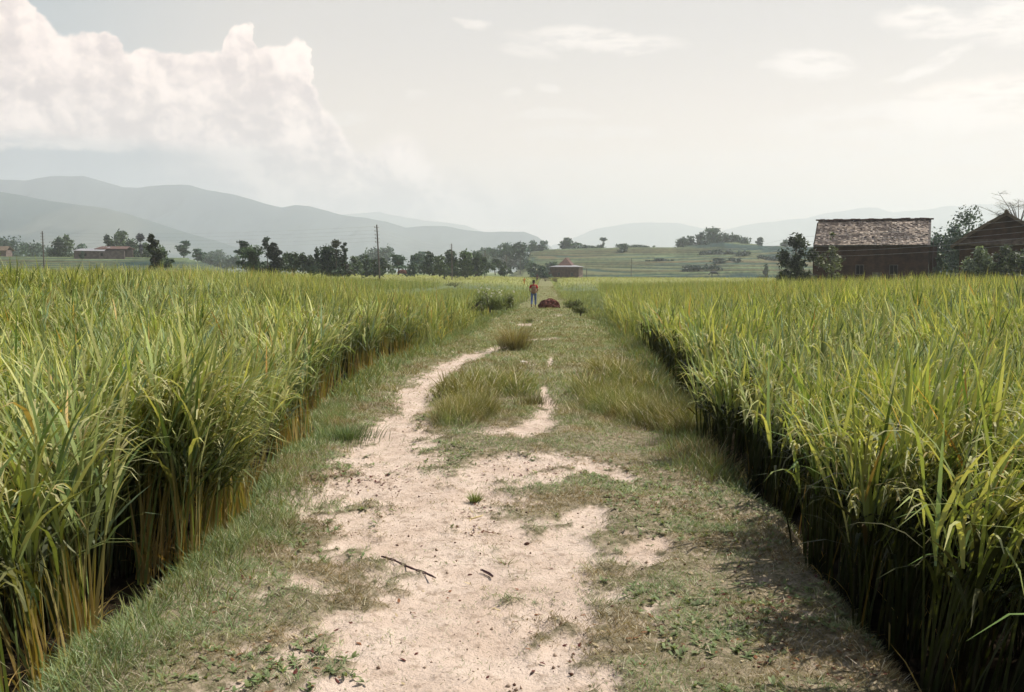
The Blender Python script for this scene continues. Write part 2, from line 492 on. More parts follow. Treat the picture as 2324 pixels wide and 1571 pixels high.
# ground: paddy mud near, green fields towards the valley
M_ground, q, bs, out = new_mat('field_soil')
geo = q.n('ShaderNodeNewGeometry'); s_ = q.n('ShaderNodeSeparateXYZ'); M_ground.node_tree.links.new(geo.outputs['Position'], s_.inputs[0])
n1 = q.noise(geo.outputs['Position'], 6, 5, .6)
mud = q.mix(q.mr(n1, .35, .65), (.010, .008, .005, 1), (.022, .016, .010, 1))
mp = q.n('ShaderNodeMapping'); mp.inputs['Scale'].default_value = (.006, .02, 1); M_ground.node_tree.links.new(geo.outputs['Position'], mp.inputs[0])
vo = q.n('ShaderNodeTexVoronoi'); M_ground.node_tree.links.new(mp.outputs[0], vo.inputs['Vector']); vo.inputs['Scale'].default_value = 1
fieldc = q.mix(vo.outputs['Color'], (.09, .13, .05, 1), (.17, .18, .07, 1))
q.set(bs.inputs['Base Color'], q.mix(q.mr(s_.outputs[1], 60, 110), mud, fieldc)); bs.inputs['Roughness'].default_value = 1.0; bs.inputs['Specular IOR Level'].default_value = .03

# ------------------------------------------------------------------ ground sheet
xs = np.concatenate([-np.geomspace(9500, 40, 40), np.linspace(-38, -6, 33), np.linspace(-5.5, 5.5, 45), np.linspace(6, 38, 33), np.geomspace(40, 9500, 40)])
ys = np.concatenate([np.linspace(-300, -5, 12), np.linspace(-4, 40, 89), np.linspace(41, 330, 120), np.geomspace(335, 7700, 60)])
X, Y = np.meshgrid(xs, ys)
Z = field(X, Y) - 0.25 * ((X > edgeL(Y) + .25) & (X < edgeR(Y) - .25))
Z = np.where(Y > 340, Z - 1.2 * sst(340, 1200, Y), Z)
nx_, ny_ = len(xs), len(ys)
idx = np.arange(nx_ * ny_).reshape(ny_, nx_)
quads = np.stack([idx[:-1, :-1], idx[:-1, 1:], idx[1:, 1:], idx[1:, :-1]], -1).reshape(-1, 4)
tag(mesh_np('ground', np.stack([X, Y, Z], -1).reshape(-1, 3), quads, M_ground, smooth=True), kind='structure')

# path sheet
py_ = np.concatenate([np.arange(-4, 2.5, .25), np.arange(2.5, 14, .05), np.arange(14, 40, .12), np.arange(40, 330, 1.0)])
u = np.linspace(0, 1, 121)
l = edgeL(py_) - .45; r = edgeR(py_) + .45
X = l[:, None] + (r - l)[:, None] * u[None]; Y = np.repeat(py_[:, None], 121, 1)
Z = path_z(X, Y)
idx = np.arange(X.size).reshape(X.shape)
quads = np.stack([idx[:-1, :-1], idx[:-1, 1:], idx[1:, 1:], idx[1:, :-1]], -1).reshape(-1, 4)
tag(mesh_np('path', np.stack([X, Y, Z], -1).reshape(-1, 3), quads, M_path, extra={'sand': (sand(X, Y) * (1 - .6 * sst(45, 60, Y))).ravel(), 'turf': sst(9, 30, Y).ravel()}, smooth=True), kind='structure')


# ------------------------------------------------------------------ blades
def blades(root, azm, th0, kap, L, w, segs, c0, c1, wprof='leaf', twist=0.5, fold=True):
    """curved tapering blades; angles from vertical; returns V, F, C"""
    N = len(root); S = segs
    t = np.linspace(0, 1, S + 1)
    th = th0[:, None] + kap[:, None] * ((t[:-1] + t[1:]) / 2)[None]
    dl = (L / S)[:, None]
    rr = np.concatenate([np.zeros((N, 1)), np.cumsum(np.sin(th) * dl, 1)], 1)
    zz = np.concatenate([np.zeros((N, 1)), np.cumsum(np.cos(th) * dl, 1)], 1)
    ca, sa = np.cos(azm)[:, None], np.sin(azm)[:, None]
    cx = root[:, 0:1] + rr * ca; cy = root[:, 1:2] + rr * sa; cz = root[:, 2:3] + zz
    tw = azm + np.pi / 2 + rng.uniform(-twist, twist, N)
    if wprof == 'leaf': wp = np.clip(np.minimum(.45 + 3 * t, 1) * (1 - t ** 2.2), .04, 1)
    elif wprof == 'stem': wp = 1 - .5 * t
    else: wp = .35 + .65 * np.sin(np.pi * np.clip(t * 1.05, 0, 1))
    hw = w[:, None] * wp[None] / 2
    ox, oy = np.cos(tw)[:, None] * hw, np.sin(tw)[:, None] * hw
    A = np.stack([cx - ox, cy - oy, cz], -1); B = np.stack([cx + ox, cy + oy, cz], -1)
    V = np.stack([A, B], 2).reshape(-1, 3)
    base_ = (np.arange(N) * (S + 1) * 2)[:, None] + (np.arange(S) * 2)[None]
    Fq = np.stack([base_, base_ + 1, base_ + 3, base_ + 2], -1).reshape(-1, 4)
    C = c0[:, None, :] * (1 - t)[None, :, None] + c1[:, None, :] * t[None, :, None]
    C = np.repeat(C, 2, axis=1).reshape(-1, 3)
    return V, Fq, C


class Batch:
    def __init__(s): s.V, s.F, s.C, s.n = [], [], [], 0
    def add(s, V, Fq, C):
        s.V.append(V.astype(np.float32)); s.F.append((Fq + s.n).astype(np.int32)); s.C.append(C.astype(np.float32)); s.n += len(V)
    def build(s, name, mat): return mesh_np(name, np.concatenate(s.V), np.concatenate(s.F), mat, tint=np.concatenate(s.C))


def U(a, b, n): return rng.uniform(a, b, n)
def jit(c, n, v=.2): return np.array(c)[None] * (1 + rng.uniform(-v, v, (n, 1))) * (1 + rng.uniform(-.07, .07, (n, 3)))


GREEN = (.22, .276, .093); YEL = (.372, .395, .16); DEEP = (.10, .16, .045); STRAW = (.42, .31, .12); GOLD = (.42, .26, .08); BLUEG = (.18, .26, .15)


def pickc(n, opts):
    ks = rng.choice(len(opts), n, p=np.array([o[1] for o in opts]) / sum(o[1] for o in opts))
    return np.array([o[0] for o in opts])[ks] * (1 + rng.uniform(-.2, .2, (n, 1)))


def scatter(y0, y1, dens, side, margin=1.0, jitter=True, xmax=60.0):
    """points in the field between y0 and y1 on a side, within the view plus a margin"""
    ymid = y1
    W = 0.60 * y1 + margin + 3
    n = int(dens * W * (y1 - y0))
    y = U(y0, y1, n)
    if side < 0:
        lim = edgeL(y); x = lim - U(0, W, n); keep = x > -(0.555 * y + margin) - .5
    else:
        lim = edgeR(y); x = lim + U(0, W, n); keep = x < (0.505 * y + margin) + .5
    return x[keep], y[keep]


def in_yard(x, y):
    return ((x > 24) & (y > 72) & (y < 140) & (x < 80))


def rice_h(x, y):
    h = 1.14 + .17 * (fbm(x * .6, y * .6, 3, 31) - .5) * 2 + .06 * (fbm(x * .08, y * .08, 2, 33) - .5) * 2
    h = h + .16 * sst(8, 15, y)
    short = (x > 0) & (x < 2.5 + (y - 38) * .055) & (y > 38)
    h = np.where(short, .55, h)
    h = np.where((x < 0) & (y > 38) & (x > -9 - (y - 38) * .02), .62, h)
    return np.where(y > 110, .75, h)


def lean_dir(x, y):
    a = fbm(x * .35, y * .35, 2, 41) * 2 * np.pi * 2
    return a, .02 + .30 * fbm(x * .5 + 9, y * .5, 2, 42) ** 1.5


def rice_near(b, side, y0, y1, dens, nt, nl, seg, wmul=1.0, low=0.0, dark=1.0):
    x, y = scatter(y0, y1, dens, side, 1.6)
    dl = (edgeL(y) - x) if side < 0 else (x - edgeR(y))
    gap = ((dl > .7) | (side < 0)) & (fbm(x * 1.1, y * 1.1, 3, 43) < .40) & (rng.random(len(x)) < .75); x, y = x[~gap], y[~gap]
    n = len(x)
    dl = (edgeL(y) - x) if side < 0 else (x - edgeR(y))
    hh = rice_h(x, y) * U(.86, 1.12, n); z = field(x, y)
    la, ls = lean_dir(x, y)
    # tillers
    T = nt
    tx = np.repeat(x, T) + rng.normal(0, .045, n * T); ty = np.repeat(y, T) + rng.normal(0, .045, n * T)
    tz = np.repeat(z, T); th = np.repeat(hh, T) * U(.86, 1.06, n * T); cbr = np.repeat(U(.62, 1.28, n), T)[:, None]; edge_ = np.repeat(dl < .42, T); tla = np.repeat(la, T); tls = np.repeat(ls, T)
    tdl = np.repeat(dl, T)
    m = n * T
    fan = U(0, 2 * np.pi, m)
    fx = np.cos(fan) * U(.02, .26, m) + np.cos(tla) * tls; fy = np.sin(fan) * U(.02, .26, m) + np.sin(tla) * tls
    azm = np.arctan2(fy, fx); lean = np.hypot(fx, fy)
    if low < .3:
        lowc = pickc(m, [(STRAW, .03), (GOLD, .02), ((.045, .055, .018), .45), ((.04, .028, .014), .5)])  # brownish bases, darkened further to paint in shade inside the stand
        if side > 0: lowc = lowc * .55  # shade of the right-hand rice wall, painted into its stem colour
        if side < 0: lowc = np.where(edge_[:, None], pickc(m, [(STRAW, .5), (GOLD, .28), (GREEN, .22)]), lowc * .8)  # inner left stems darkened as painted shade; edge stems keep their colours
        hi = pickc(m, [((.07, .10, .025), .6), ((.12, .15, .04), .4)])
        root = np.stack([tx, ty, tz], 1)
        if side > 0: hi = hi * .45  # upper ends of right-hand stems carry the painted shade too
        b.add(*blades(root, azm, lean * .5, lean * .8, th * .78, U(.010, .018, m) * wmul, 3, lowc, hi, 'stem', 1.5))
        # dead skirts round the stem base
        k = (rng.random(m) < (.6 if side < 0 else .06)) & (edge_ | (side > 0))
        b.add(*blades(root[k] + [0, 0, .08], U(0, 6.28, k.sum()), U(.05, .35, k.sum()), U(.2, 1.6, k.sum()), U(.16, .40, k.sum()), U(.006, .012, k.sum()) * wmul, 3,
                      pickc(k.sum(), [(STRAW, .6), (GOLD, .4)]), pickc(k.sum(), [(STRAW, .7), (GOLD, .3)]), 'leaf', 1.5))
    # leaves
    for j in range(nl):
        h0_ = .50 if side < 0 else .60; hf = (h0_ + (.87 - h0_) * (j + rng.random(m)) / nl)
        hf = np.maximum(hf, low)
        s = hf * th
        px = tx + np.cos(azm) * np.sin(lean * .9) * s; py2 = ty + np.sin(azm) * np.sin(lean * .9) * s; pz = tz + s * np.cos(lean * .9)
        la2 = azm + rng.normal(0, .75, m)
        toward = (edge_ & (rng.random(m) < (.28 if side < 0 else .10))); la2 = np.where(toward, (0.0 if side < 0 else np.pi) + rng.normal(0, .5, m), la2)
        top = hf > (.62 if side < 0 else .68)
        t0 = np.where(top, U(.04, .46, m), U(.25, .8, m)); kp = np.where(top, U(.0, .75, m), U(.3, 1.8, m))
        wild = rng.random(m) < .13
        kp = np.where(wild, U(1.2, 2.6, m), kp); kp = np.where(top & (rng.random(m) < .24), U(.8, 1.9, m), kp)
        LL = np.where(top, U(.32, .58, m), U(.28, .46, m)) * np.repeat(hh, T) ** .7
        # lean with the clump
        la2 = np.where(rng.random(m) < .45, np.arctan2(np.sin(tla) * .7 + np.sin(la2), np.cos(tla) * .7 + np.cos(la2)), la2)
        cl = pickc(m, [(GREEN, .55), (YEL, .28), (DEEP, .12), (BLUEG, .08), (STRAW, .012), (GOLD, .003)])
        lowm = (hf < .45)[:, None] & (rng.random((m, 1)) < .35)
        cl = np.where(lowm, jit(STRAW, m), cl)
        cl = cl * cbr * np.where(top, 1.0, .40 if side < 0 else .15)[:, None]; tip = cl * np.array([1.38, 1.28, 1.2])  # leaves below the top painted darker as shade, deepest on the right
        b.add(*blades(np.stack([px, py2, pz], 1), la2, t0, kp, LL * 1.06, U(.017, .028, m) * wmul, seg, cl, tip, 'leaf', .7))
    # panicles
    kk = rng.random(m) < .9
    s = th[kk] * U(.84, 1.0, kk.sum()); a2 = azm[kk] + U(-.9, .9, kk.sum()); L_ = lean[kk]
    root = np.stack([tx[kk] + np.cos(azm[kk]) * np.sin(L_ * .9) * s, ty[kk] + np.sin(azm[kk]) * np.sin(L_ * .9) * s, tz[kk] + s * np.cos(L_ * .9)], 1)
    for _ in range(3 if seg > 3 else 2 if seg > 2 else 1):
        q_ = len(s)
        b.add(*blades(root, a2 + U(-.35, .35, q_), U(.1, .35, q_), U(1.5, 2.6, q_), U(.20, .32, q_), U(.009, .016, q_) * wmul, max(3, seg),
                      pickc(q_, [(YEL, .5), ((.30, .27, .11), .5)]), pickc(q_, [((.46, .45, .24), .8), ((.46, .36, .16), .2)]), 'pan', 1.2))


def rice_mid(b, side, y0, y1, dens, nb, seg, wmul, Lr=(.35, .62)):
    x, y = scatter(y0, y1, dens, side, 2.0)
    k = ~in_yard(x, y); x, y = x[k], y[k]
    hh = rice_h(x, y); z = field(x, y); la, ls = lean_dir(x, y)
    n = len(x); m = n * nb; cbr = np.repeat(U(.75, 1.2, n), nb)[:, None]
    X_ = np.repeat(x, nb) + rng.normal(0, .06, m); Y_ = np.repeat(y, nb) + rng.normal(0, .06, m)
    H_ = np.repeat(hh, nb)
    dl_ = (edgeL(Y_) - X_) if side < 0 else (X_ - edgeR(Y_))
    hf = np.where(dl_ < 1.2, U(.02, .78, m), U(.34, .80, m)) * H_
    root = np.stack([X_, Y_, np.repeat(z, nb) + hf], 1)
    top = rng.random(m) < .6
    t0 = np.where(top, U(.03, .32, m), U(.2, .8, m)); kp = np.where(top, U(0, .7, m), U(.3, 1.7, m))
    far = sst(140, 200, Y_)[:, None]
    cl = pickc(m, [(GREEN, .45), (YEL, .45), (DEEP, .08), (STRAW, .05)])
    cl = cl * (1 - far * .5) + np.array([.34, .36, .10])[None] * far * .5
    mid = (sst(45, 60, Y_) * (1 - sst(110, 160, Y_)) * .5)[:, None]
    cl = (cl * (1 - mid) + np.array([.17, .22, .08])[None] * mid) * cbr
    b.add(*blades(root, U(0, 6.28, m), t0, kp, U(*Lr, m) * H_, U(.011, .017, m) * wmul, seg, cl * (.8 + .35 * (hf / H_ > .55))[:, None], cl * np.array([1.2, 1.1, 1.0]), 'leaf', 1.0))


def spikes(b, side):
    x, y = scatter(18, 60, .55, side, 1.0); k = (np.abs(x) > 7) & ~in_yard(x, y); x, y = x[k], y[k]
    for _ in range(5):
        n = len(x); c = pickc(n, [(GREEN, .5), (YEL, .5)])
        b.add(*blades(np.stack([x + rng.normal(0, .09, n), y + rng.normal(0, .09, n), field(x, y) + rice_h(x, y) * .62], 1), U(0, 6.28, n), U(.02, .3, n), U(0, .35, n), U(.5, .85, n), U(.02, .03, n), 3, c, c * 1.2, 'leaf', 1.0))


def canopy(b, side, y0, y1):
    yy = np.concatenate([np.arange(y0, 60, .7), np.arange(60, y1 + 3, 3.0)])
    uu = np.linspace(0, 1, 90) ** 1.6
    e = (edgeL(yy) - .6) if side < 0 else (edgeR(yy) + .6)
    far = -(0.60 * yy + 20) if side < 0 else (0.56 * yy + 20)
    X = e[:, None] + (far - e)[:, None] * uu[None]; Y = np.repeat(yy[:, None], 90, 1)
    Z = field(X, Y) + rice_h(X, Y) * .68 * sst(y0, y0 + 7, Y) * sst(0, .03, uu)[None] - .12 + .10 * (fbm(X * 1.5, Y * .7, 3, 51) - .5)
    Z = np.where((Y < y0 + .5) | (uu[None] < .001), field(X, Y), Z)
    Z = np.where(in_yard(X, Y), field(X, Y) + .06, Z)
    Z = np.where(Y >= y1, field(X, Y), Z)
    idx = np.arange(X.size).reshape(X.shape)
    q4 = np.stack([idx[:-1, :-1], idx[:-1, 1:], idx[1:, 1:], idx[1:, :-1]], -1).reshape(-1, 4)
    if side < 0: q4 = q4[:, ::-1]
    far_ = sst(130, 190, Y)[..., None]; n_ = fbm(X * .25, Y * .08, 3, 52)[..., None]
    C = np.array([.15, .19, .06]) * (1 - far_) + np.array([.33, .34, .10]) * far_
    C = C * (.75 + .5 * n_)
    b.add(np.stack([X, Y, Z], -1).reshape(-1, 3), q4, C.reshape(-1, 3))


for side, nm, lab in ((-1, 'rice_crop', 'dense ripening rice filling the field left of the path'),
                      (1, 'rice_crop', 'dense ripening rice filling the field right of the path')):
    b = Batch()
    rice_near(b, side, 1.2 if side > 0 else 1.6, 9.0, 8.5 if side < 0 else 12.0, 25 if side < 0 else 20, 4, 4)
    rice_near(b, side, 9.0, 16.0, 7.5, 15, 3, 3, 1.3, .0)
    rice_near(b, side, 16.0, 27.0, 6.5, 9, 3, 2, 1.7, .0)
    rice_mid(b, side, 27.0, 50.0, 9, 15, 2, 2.1, (.4, .7))
    rice_mid(b, side, 50.0, 110.0, 4.5, 9, 1, 3.4, (.35, .6))
    rice_mid(b, side, 110.0, 318.0, .6, 5, 1, 7.0, (.3, .5))
    spikes(b, side)
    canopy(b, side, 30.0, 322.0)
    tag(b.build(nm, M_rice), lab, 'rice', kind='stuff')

# ------------------------------------------------------------------ grass on the path
TURF = (.15, .22, .09); TURF2 = (.26, .32, .165); OLIVE = (.19, .21, .065); BROWN = (.25, .12, .07); PALE = (.60, .55, .42)


def bump_at(x, y): return dist_strokes(x, y, BUMP)


def grass(b, y0, y1, dens, wmul, seg):
    n = int(dens * (y1 - y0) * 7.5)
    y = U(y0, y1, n); l, r = edgeL(y), edgeR(y); x = l - .25 + (r - l + .5) * rng.random(n)
    n_target = dens * (r - l + .5) / 7.5 / dens
    k = rng.random(n) < n_target
    x, y, l, r = x[k], y[k], l[k], r[k]
    sd_ = sand(x, y); bm = sst(-.05, .55, bump_at(x, y)); e = np.minimum(x - l, r - x)
    vergeL = sst(.75, .15, x - l); vergeR = sst(.6, .1, r - x) * sst(7.5, 9.5, y)
    patch = fbm(x * 1.6, y * 1.6, 3, 61)
    dn = (1 - sd_) * (.40 + .9 * sst(.35, .6, patch)) + .10 + .10 * (sd_ > .02) * (sd_ < .98)
    k = rng.random(len(x)) < np.clip(dn + bm + vergeL * .6, 0, 1)
    x, y, sd_, bm, vergeL, vergeR, patch, l, r = (q_[k] for q_ in (x, y, sd_, bm, vergeL, vergeR, patch, l, r))
    n = len(x)
    far = sst(10, 14, y)
    H = .020 + .025 * rng.random(n) + .04 * patch ** 2 + .07 * vergeL * (.2 + patch) * U(.3, 1, n) + .20 * vergeR * rng.random(n) + .30 * bm * U(.25, 1, n) + .06 * far * rng.random(n)
    H *= (1 - .62 * sd_ * (1 - bm))
    z = path_z(x, y)
    right = sst(.3, 1.2, x + .15 * y * 0) * (1 - far)
    br = np.clip((fbm(x * 2.5, y * 2.5, 3, 62) - .40) * 4.2 + .25 * right + .5 * sst(5.5, 4, y) * sst(.6, 1.2, x) - .5 * vergeL, 0, 1)[:, None]
    c = pickc(n, [(TURF, .5), (TURF2, .35), (OLIVE, .15)])
    c = c * (1 - .6 * br) + np.array(BROWN)[None] * .6 * br
    ol = np.clip(bm + .5 * far * (fbm(x * .8, y * .8, 2, 63) > .45), 0, 1)[:, None]
    c = c * (1 - .65 * ol) + np.array([.155, .19, .06])[None] * .65 * ol
    c = np.where(rng.random((n, 1)) < .09, np.array(PALE)[None], c)
    tip = c * 1.25 + ol * np.array([.07, .03, .0])[None]
    fl = 1 - sst(.05, .12, H)
    b.add(*blades(np.stack([x, y, z - .005], 1), U(0, 6.28, n), U(.1, .6, n) + fl * .35, U(.2, 1.3, n), H * 1.35, U(.0028, .005, n) * wmul * (1 + .3 * bm), seg, c * .8, tip, 'leaf', 1.5))


b = Batch()
grass(b, 2.6, 7.0, 5200, 1.0, 2)
grass(b, 7.0, 14.0, 2600, 1.5, 2)
grass(b, 14.0, 32.0, 620, 3.2, 2)
grass(b, 32.0, 60.0, 170, 6.0, 2)
grass(b, 60.0, 150.0, 40, 12.0, 1)
n = 9000; y = 2.6 + 12 * rng.random(n) ** 1.3; x = edgeL(y) + (edgeR(y) - edgeL(y)) * rng.random(n)
k = (rng.random(n) < (1 - sand(x, y)) * (fbm(x * 1.2, y * 1.2, 3, 66) > .47)); x, y = x[k], y[k]; n = len(x)
for _ in range(4):
    b.add(*blades(np.stack([x, y, path_z(x, y) + .004], 1), U(0, 6.28, n), U(.7, 1.3, n), U(.1, .7, n), U(.018, .045, n), U(.010, .020, n), 3, jit((.13, .17, .065), n), jit((.22, .27, .12), n), 'pan', .5))
# taller bank grass standing between path and rice
for side, y0, y1, dn, hmul in ((-1, 2.5, 14, 420, .8), (-1, 14, 60, 90, 1.4), (1, 8.5, 16, 520, 1.2), (1, 16, 70, 90, 1.5)):
    n = int(dn * (y1 - y0)); y = U(y0, y1, n)
    off = rng.normal(.12, .22, n)
    x = (edgeL(y) + off) if side < 0 else (edgeR(y) - off)
    wm = 1.1 if y1 <= 16 else 4
    c = pickc(n, [(TURF, .45), ((.20, .21, .07), .3), (OLIVE, .25)])
    b.add(*blades(np.stack([x, y, path_z(x, y) - .01], 1), U(0, 6.28, n), U(.05, .5, n), U(.2, 1.2, n), U(.08, .26, n) * hmul, U(.004, .007, n) * wm, 2, c * .8, c * 1.3, 'leaf', 1.5))
tag(b.build('grass', M_grass), 'short worn green and brown grass growing over the dirt path and its banks', 'grass', kind='stuff')

# dead leaves, straw and soil crumbs lying on the path
def litter():
    b = Batch()
    zones = [(630, 1500, 130, 90, 300, 1), (560, 1350, 120, 60, 160, 1), (780, 1085, 110, 22, 320, 0), (860, 1100, 60, 15, 60, 0), (1180, 1075, 130, 26, 170, 0), (1400, 1060, 140, 25, 110, 1),
             (1090, 1160, 60, 14, 60, 0), (1090, 1215, 50, 14, 40, 0), (1800, 1400, 200, 110, 600, 1), (1750, 1250, 90, 70, 160, 1), (1500, 1450, 260, 110, 260, 1), (1900, 1540, 150, 60, 260, 1),
             (1050, 1350, 400, 220, 220, 1), (1250, 775, 50, 6, 14, 0)]
    P_, C_, S_ = [], [], []
    for px, py, rx, ry, n, kind in zones:
        for _ in range(int(n * (.75 if kind == 0 else .42))):
            a = rng.normal(px, rx * .6), rng.normal(py, ry * .6)
            if a[1] < 720 or a[1] > 1650: continue
            p = gp(*a)
            if not (edgeL(p[1]) < p[0] < edgeR(p[1])): continue
            P_.append(p); s = rng.random()
            C_.append((.10, .03, .025) if (kind == 0 and s < .8) or s < .35 else (.22, .10, .05) if s < .65 else (.45, .36, .22)); S_.append(rng.uniform(.008, .022) * (1 if kind else 1.1))
    P_ = np.array(P_); n = len(P_); C_ = np.array(C_); S_ = np.array(S_)
    b.add(*blades(np.stack([P_[:, 0], P_[:, 1], path_z(P_[:, 0], P_[:, 1]) + .004], 1), U(0, 6.28, n), U(1.1, 1.5, n), U(-.3, .9, n), S_ * U(1, 2.5, n), S_, 3, C_, C_ * .8, 'leaf', .4))
    # pale straws
    n = 420; y = U(3.2, 12, n); x = edgeL(y) + (edgeR(y) - edgeL(y)) * rng.random(n)
    b.add(*blades(np.stack([x, y, path_z(x, y) + .012], 1), U(0, 6.28, n), U(1.3, 1.5, n), U(.0, .3, n), U(.04, .16, n), U(.0025, .004, n), 3, jit((.48, .42, .30), n), jit((.48, .42, .30), n), 'stem', .3))
    tag(b.build('leaf_litter', M_litter), 'dark dead leaves, crumbs and pale straw strewn over the path', 'leaf litter', kind='stuff')
M_litter = leaf_mat('dead_leaf', .1, .8, .1, (1, .9, .6), .3, nscale=20)
litter()


def crumbs():
    n = 5200
    y = 2.7 + 11 * rng.random(n) ** 1.5; x = edgeL(y) + (edgeR(y) - edgeL(y)) * rng.random(n)
    k = rng.random(n) < .25 + .75 * (fbm(x * 1.7, y * 1.7, 3, 77) > .5); x, y = x[k], y[k]; n = len(x)
    r_ = .003 + .009 * rng.random(n) ** 4; z = path_z(x, y) + r_ * .3
    o = np.array([(1, 0, 0), (-1, 0, 0), (0, 1, 0), (0, -1, 0), (0, 0, 1), (0, 0, -1)], float)
    d = o[None] * r_[:, None, None] * rng.uniform(.5, 1.4, (n, 6, 1)) + rng.normal(0, 1, (n, 6, 3)) * r_[:, None, None] * .2
    V = (np.stack([x, y, z], 1)[:, None] + d).reshape(-1, 3)
    T = np.array([(0, 2, 4), (2, 1, 4), (1, 3, 4), (3, 0, 4), (2, 0, 5), (1, 2, 5), (3, 1, 5), (0, 3, 5)])
    Fq = (T[None] + (np.arange(n) * 6)[:, None, None]).reshape(-1, 3)
    c = pickc(n, [((.40, .31, .24), .55), ((.20, .14, .10), .3), ((.10, .05, .035), .15)])
    tag(mesh_np('soil_crumbs', V, Fq, M_litter, tint=np.repeat(c, 6, 0)), 'small pale and brown soil crumbs scattered over the path', 'soil crumbs', kind='stuff')
crumbs()


# ------------------------------------------------------------------ single tufts and weeds on the path
def tuft(name, px, py, n, Lr, wr, spread, c, tipc, label, cat='grass tuft', kap=(.1, .9), th=(.02, .6), group=None):
    p = gp(px, py); b = Batch()
    a = U(0, 6.28, n); rr = np.abs(rng.normal(0, spread, n))
    root = np.stack([np.cos(a) * rr, np.sin(a) * rr, np.zeros(n) - .01], 1)
    b.add(*blades(root, a + U(-.5, .5, n), U(*th, n), U(*kap, n), U(*Lr, n), U(*wr, n), 4, jit(c, n), jit(tipc, n), 'leaf', 1.5))
    o = b.build(name, M_grass); o.location = (p[0], p[1], float(path_z(np.array(p[0]), np.array(p[1]))))
    return tag(o, label, cat, group)
tuft('grass_tuft', 1168, 800, 700, (.35, .9), (.008, .014), .22, (.16, .15, .07), (.33, .28, .14), 'tall brown seeding grass tuft standing mid path beside the curving rut')
tuft('grass_tuft', 1077, 1140, 150, (.05, .12), (.004, .007), .022, (.08, .10, .03), (.28, .33, .12), 'small bright green tuft alone on the sandy path above the fallen yellow leaf')
tuft('weed', 1150, 1283, 34, (.06, .15), (.003, .005), .02, (.14, .15, .07), (.26, .29, .15), 'sparse spidery weed on bare sand just behind the short dark twig', 'weed', (.2, .8), (.5, 1.2))
tuft('grass_tuft', 1200, 735, 160, (.15, .30), (.01, .02), .10, (.06, .07, .03), (.2, .22, .09), 'dark green tuft beside the small bare white patch of path')
tuft('grass_tuft', 1340, 905, 380, (.16, .34), (.005, .008), .16, (.05, .06, .02), (.26, .24, .07), 'olive green tussock at the left end of the right verge grass')
tuft('grass_tuft', 790, 1000, 420, (.10, .24), (.005, .008), .17, (.05, .08, .03), (.15, .21, .09), 'dark green tussock at the bulge of the left verge where the rut widens')
tuft('grass_tuft', 1560, 1000, 300, (.12, .26), (.005, .008), .16, (.06, .05, .03), (.24, .19, .07), 'browned tussock at the foot of the right rice where its shade begins')
tuft('grass_tuft', 1210, 925, 300, (.10, .20), (.005, .008), .15, (.05, .045, .02), (.18, .17, .07), 'low dark tussock on the right end of the middle grass island')

# ------------------------------------------------------------------ bits lying on the path
M_twig = solid_mat('dark_twig', (.035, .012, .015), (.075, .03, .03), 30, .7, .3, .5)
M_stone = solid_mat('dark_clod', (.06, .025, .018), (.11, .05, .03), 30, .8, .2, .6)
M_yleaf = solid_mat('dry_leaf', (.55, .45, .22), (.62, .50, .28), 20, .8, .2)


def on_path(px, py, dz=0.0):
    p = gp(px, py); return Vector((p[0], p[1], float(path_z(np.array(p[0]), np.array(p[1]))) + dz))
A_, B_ = on_path(866, 1275), on_path(988, 1323)
def L_(t, s=0.0, h=0.020):
    d = (B_ - A_); side_ = Vector((-d.y, d.x, 0)).normalized()
    return A_ + d * t + side_ * (s + .012 * math.sin(t * 3.0)) + Vector((0, 0, h + .004 * math.sin(t * 9)))
mb = MB()
o0 = A_.copy()
def seg(ts, r): mb.tube([L_(t, s) - o0 for t, s in ts], r, 6)
seg([(0, 0), (.06, .001), (.14, 0)], [.005, .0065, .005])
for t0, t1, w_ in ((.12, .27, .009), (.31, .46, .008), (.60, .85, .010)):
    for sg in (-1, 1):
        seg([(t0, 0), (t0 + (t1 - t0) * .25, sg * w_), (t0 + (t1 - t0) * .75, sg * w_), (t1, 0)], .0035)
seg([(.26, 0), (.32, 0)], .005); seg([(.45, 0), (.53, .001), (.61, 0)], [.005, .007, .005]); seg([(.84, 0), (.92, 0), (1, .002)], [.006, .006, .003])
o = mb.build('twig', M_twig, smooth=True); o.location = o0
tag(o, 'long dark split twig with looped gaps lying on bare sand', 'twig')
A_, B_ = on_path(1092, 1300), on_path(1117, 1316); o0 = A_.copy(); mb = MB()
seg([(0, .006), (.5, .008), (1, .004)], [.004, .005, .004]); seg([(0, -.004), (.5, -.006), (1, -.004)], [.003, .004, .003]); seg([(1, .004), (1.02, -.004)], .005); seg([(0, .006), (0, -.004)], .003)
o = mb.build('twig', M_twig, smooth=True); o.location = o0
tag(o, 'short thick dark twig piece right of the long split twig', 'twig')


def clod(name, px, py, r, mat, label, cat, seed, flat=.7):
    import bmesh
    bm = bmesh.new(); bmesh.ops.create_icosphere(bm, subdivisions=3, radius=1)
    rs = random.Random(seed)
    o3 = [Vector((rs.uniform(-1, 1), rs.uniform(-1, 1), rs.uniform(-1, 1))).normalized() for _ in range(9)]
    for v in bm.verts:
        k = 1 + .16 * sum(max(0, v.co.normalized().dot(q_)) ** 6 * (1 if i % 2 else -1) for i, q_ in enumerate(o3))
        v.co *= k * r; v.co.z = v.co.z * flat + r * flat * .6
    me = bpy.data.meshes.new(name); bm.to_mesh(me); bm.free(); me.materials.append(mat)
    o = bpy.data.objects.new(name, me); COL.objects.link(o); o.location = on_path(px, py, -.003)
    return tag(o, label, cat)
clod('clod', 1196, 1235, .018, M_stone, 'round dark brown clod on pale sand behind the twigs', 'clod', 1, .8)
clod('clod', 1067, 1302, .013, M_stone, 'tiny dark red clod between the long twig and the short twig piece', 'clod', 2, .5)
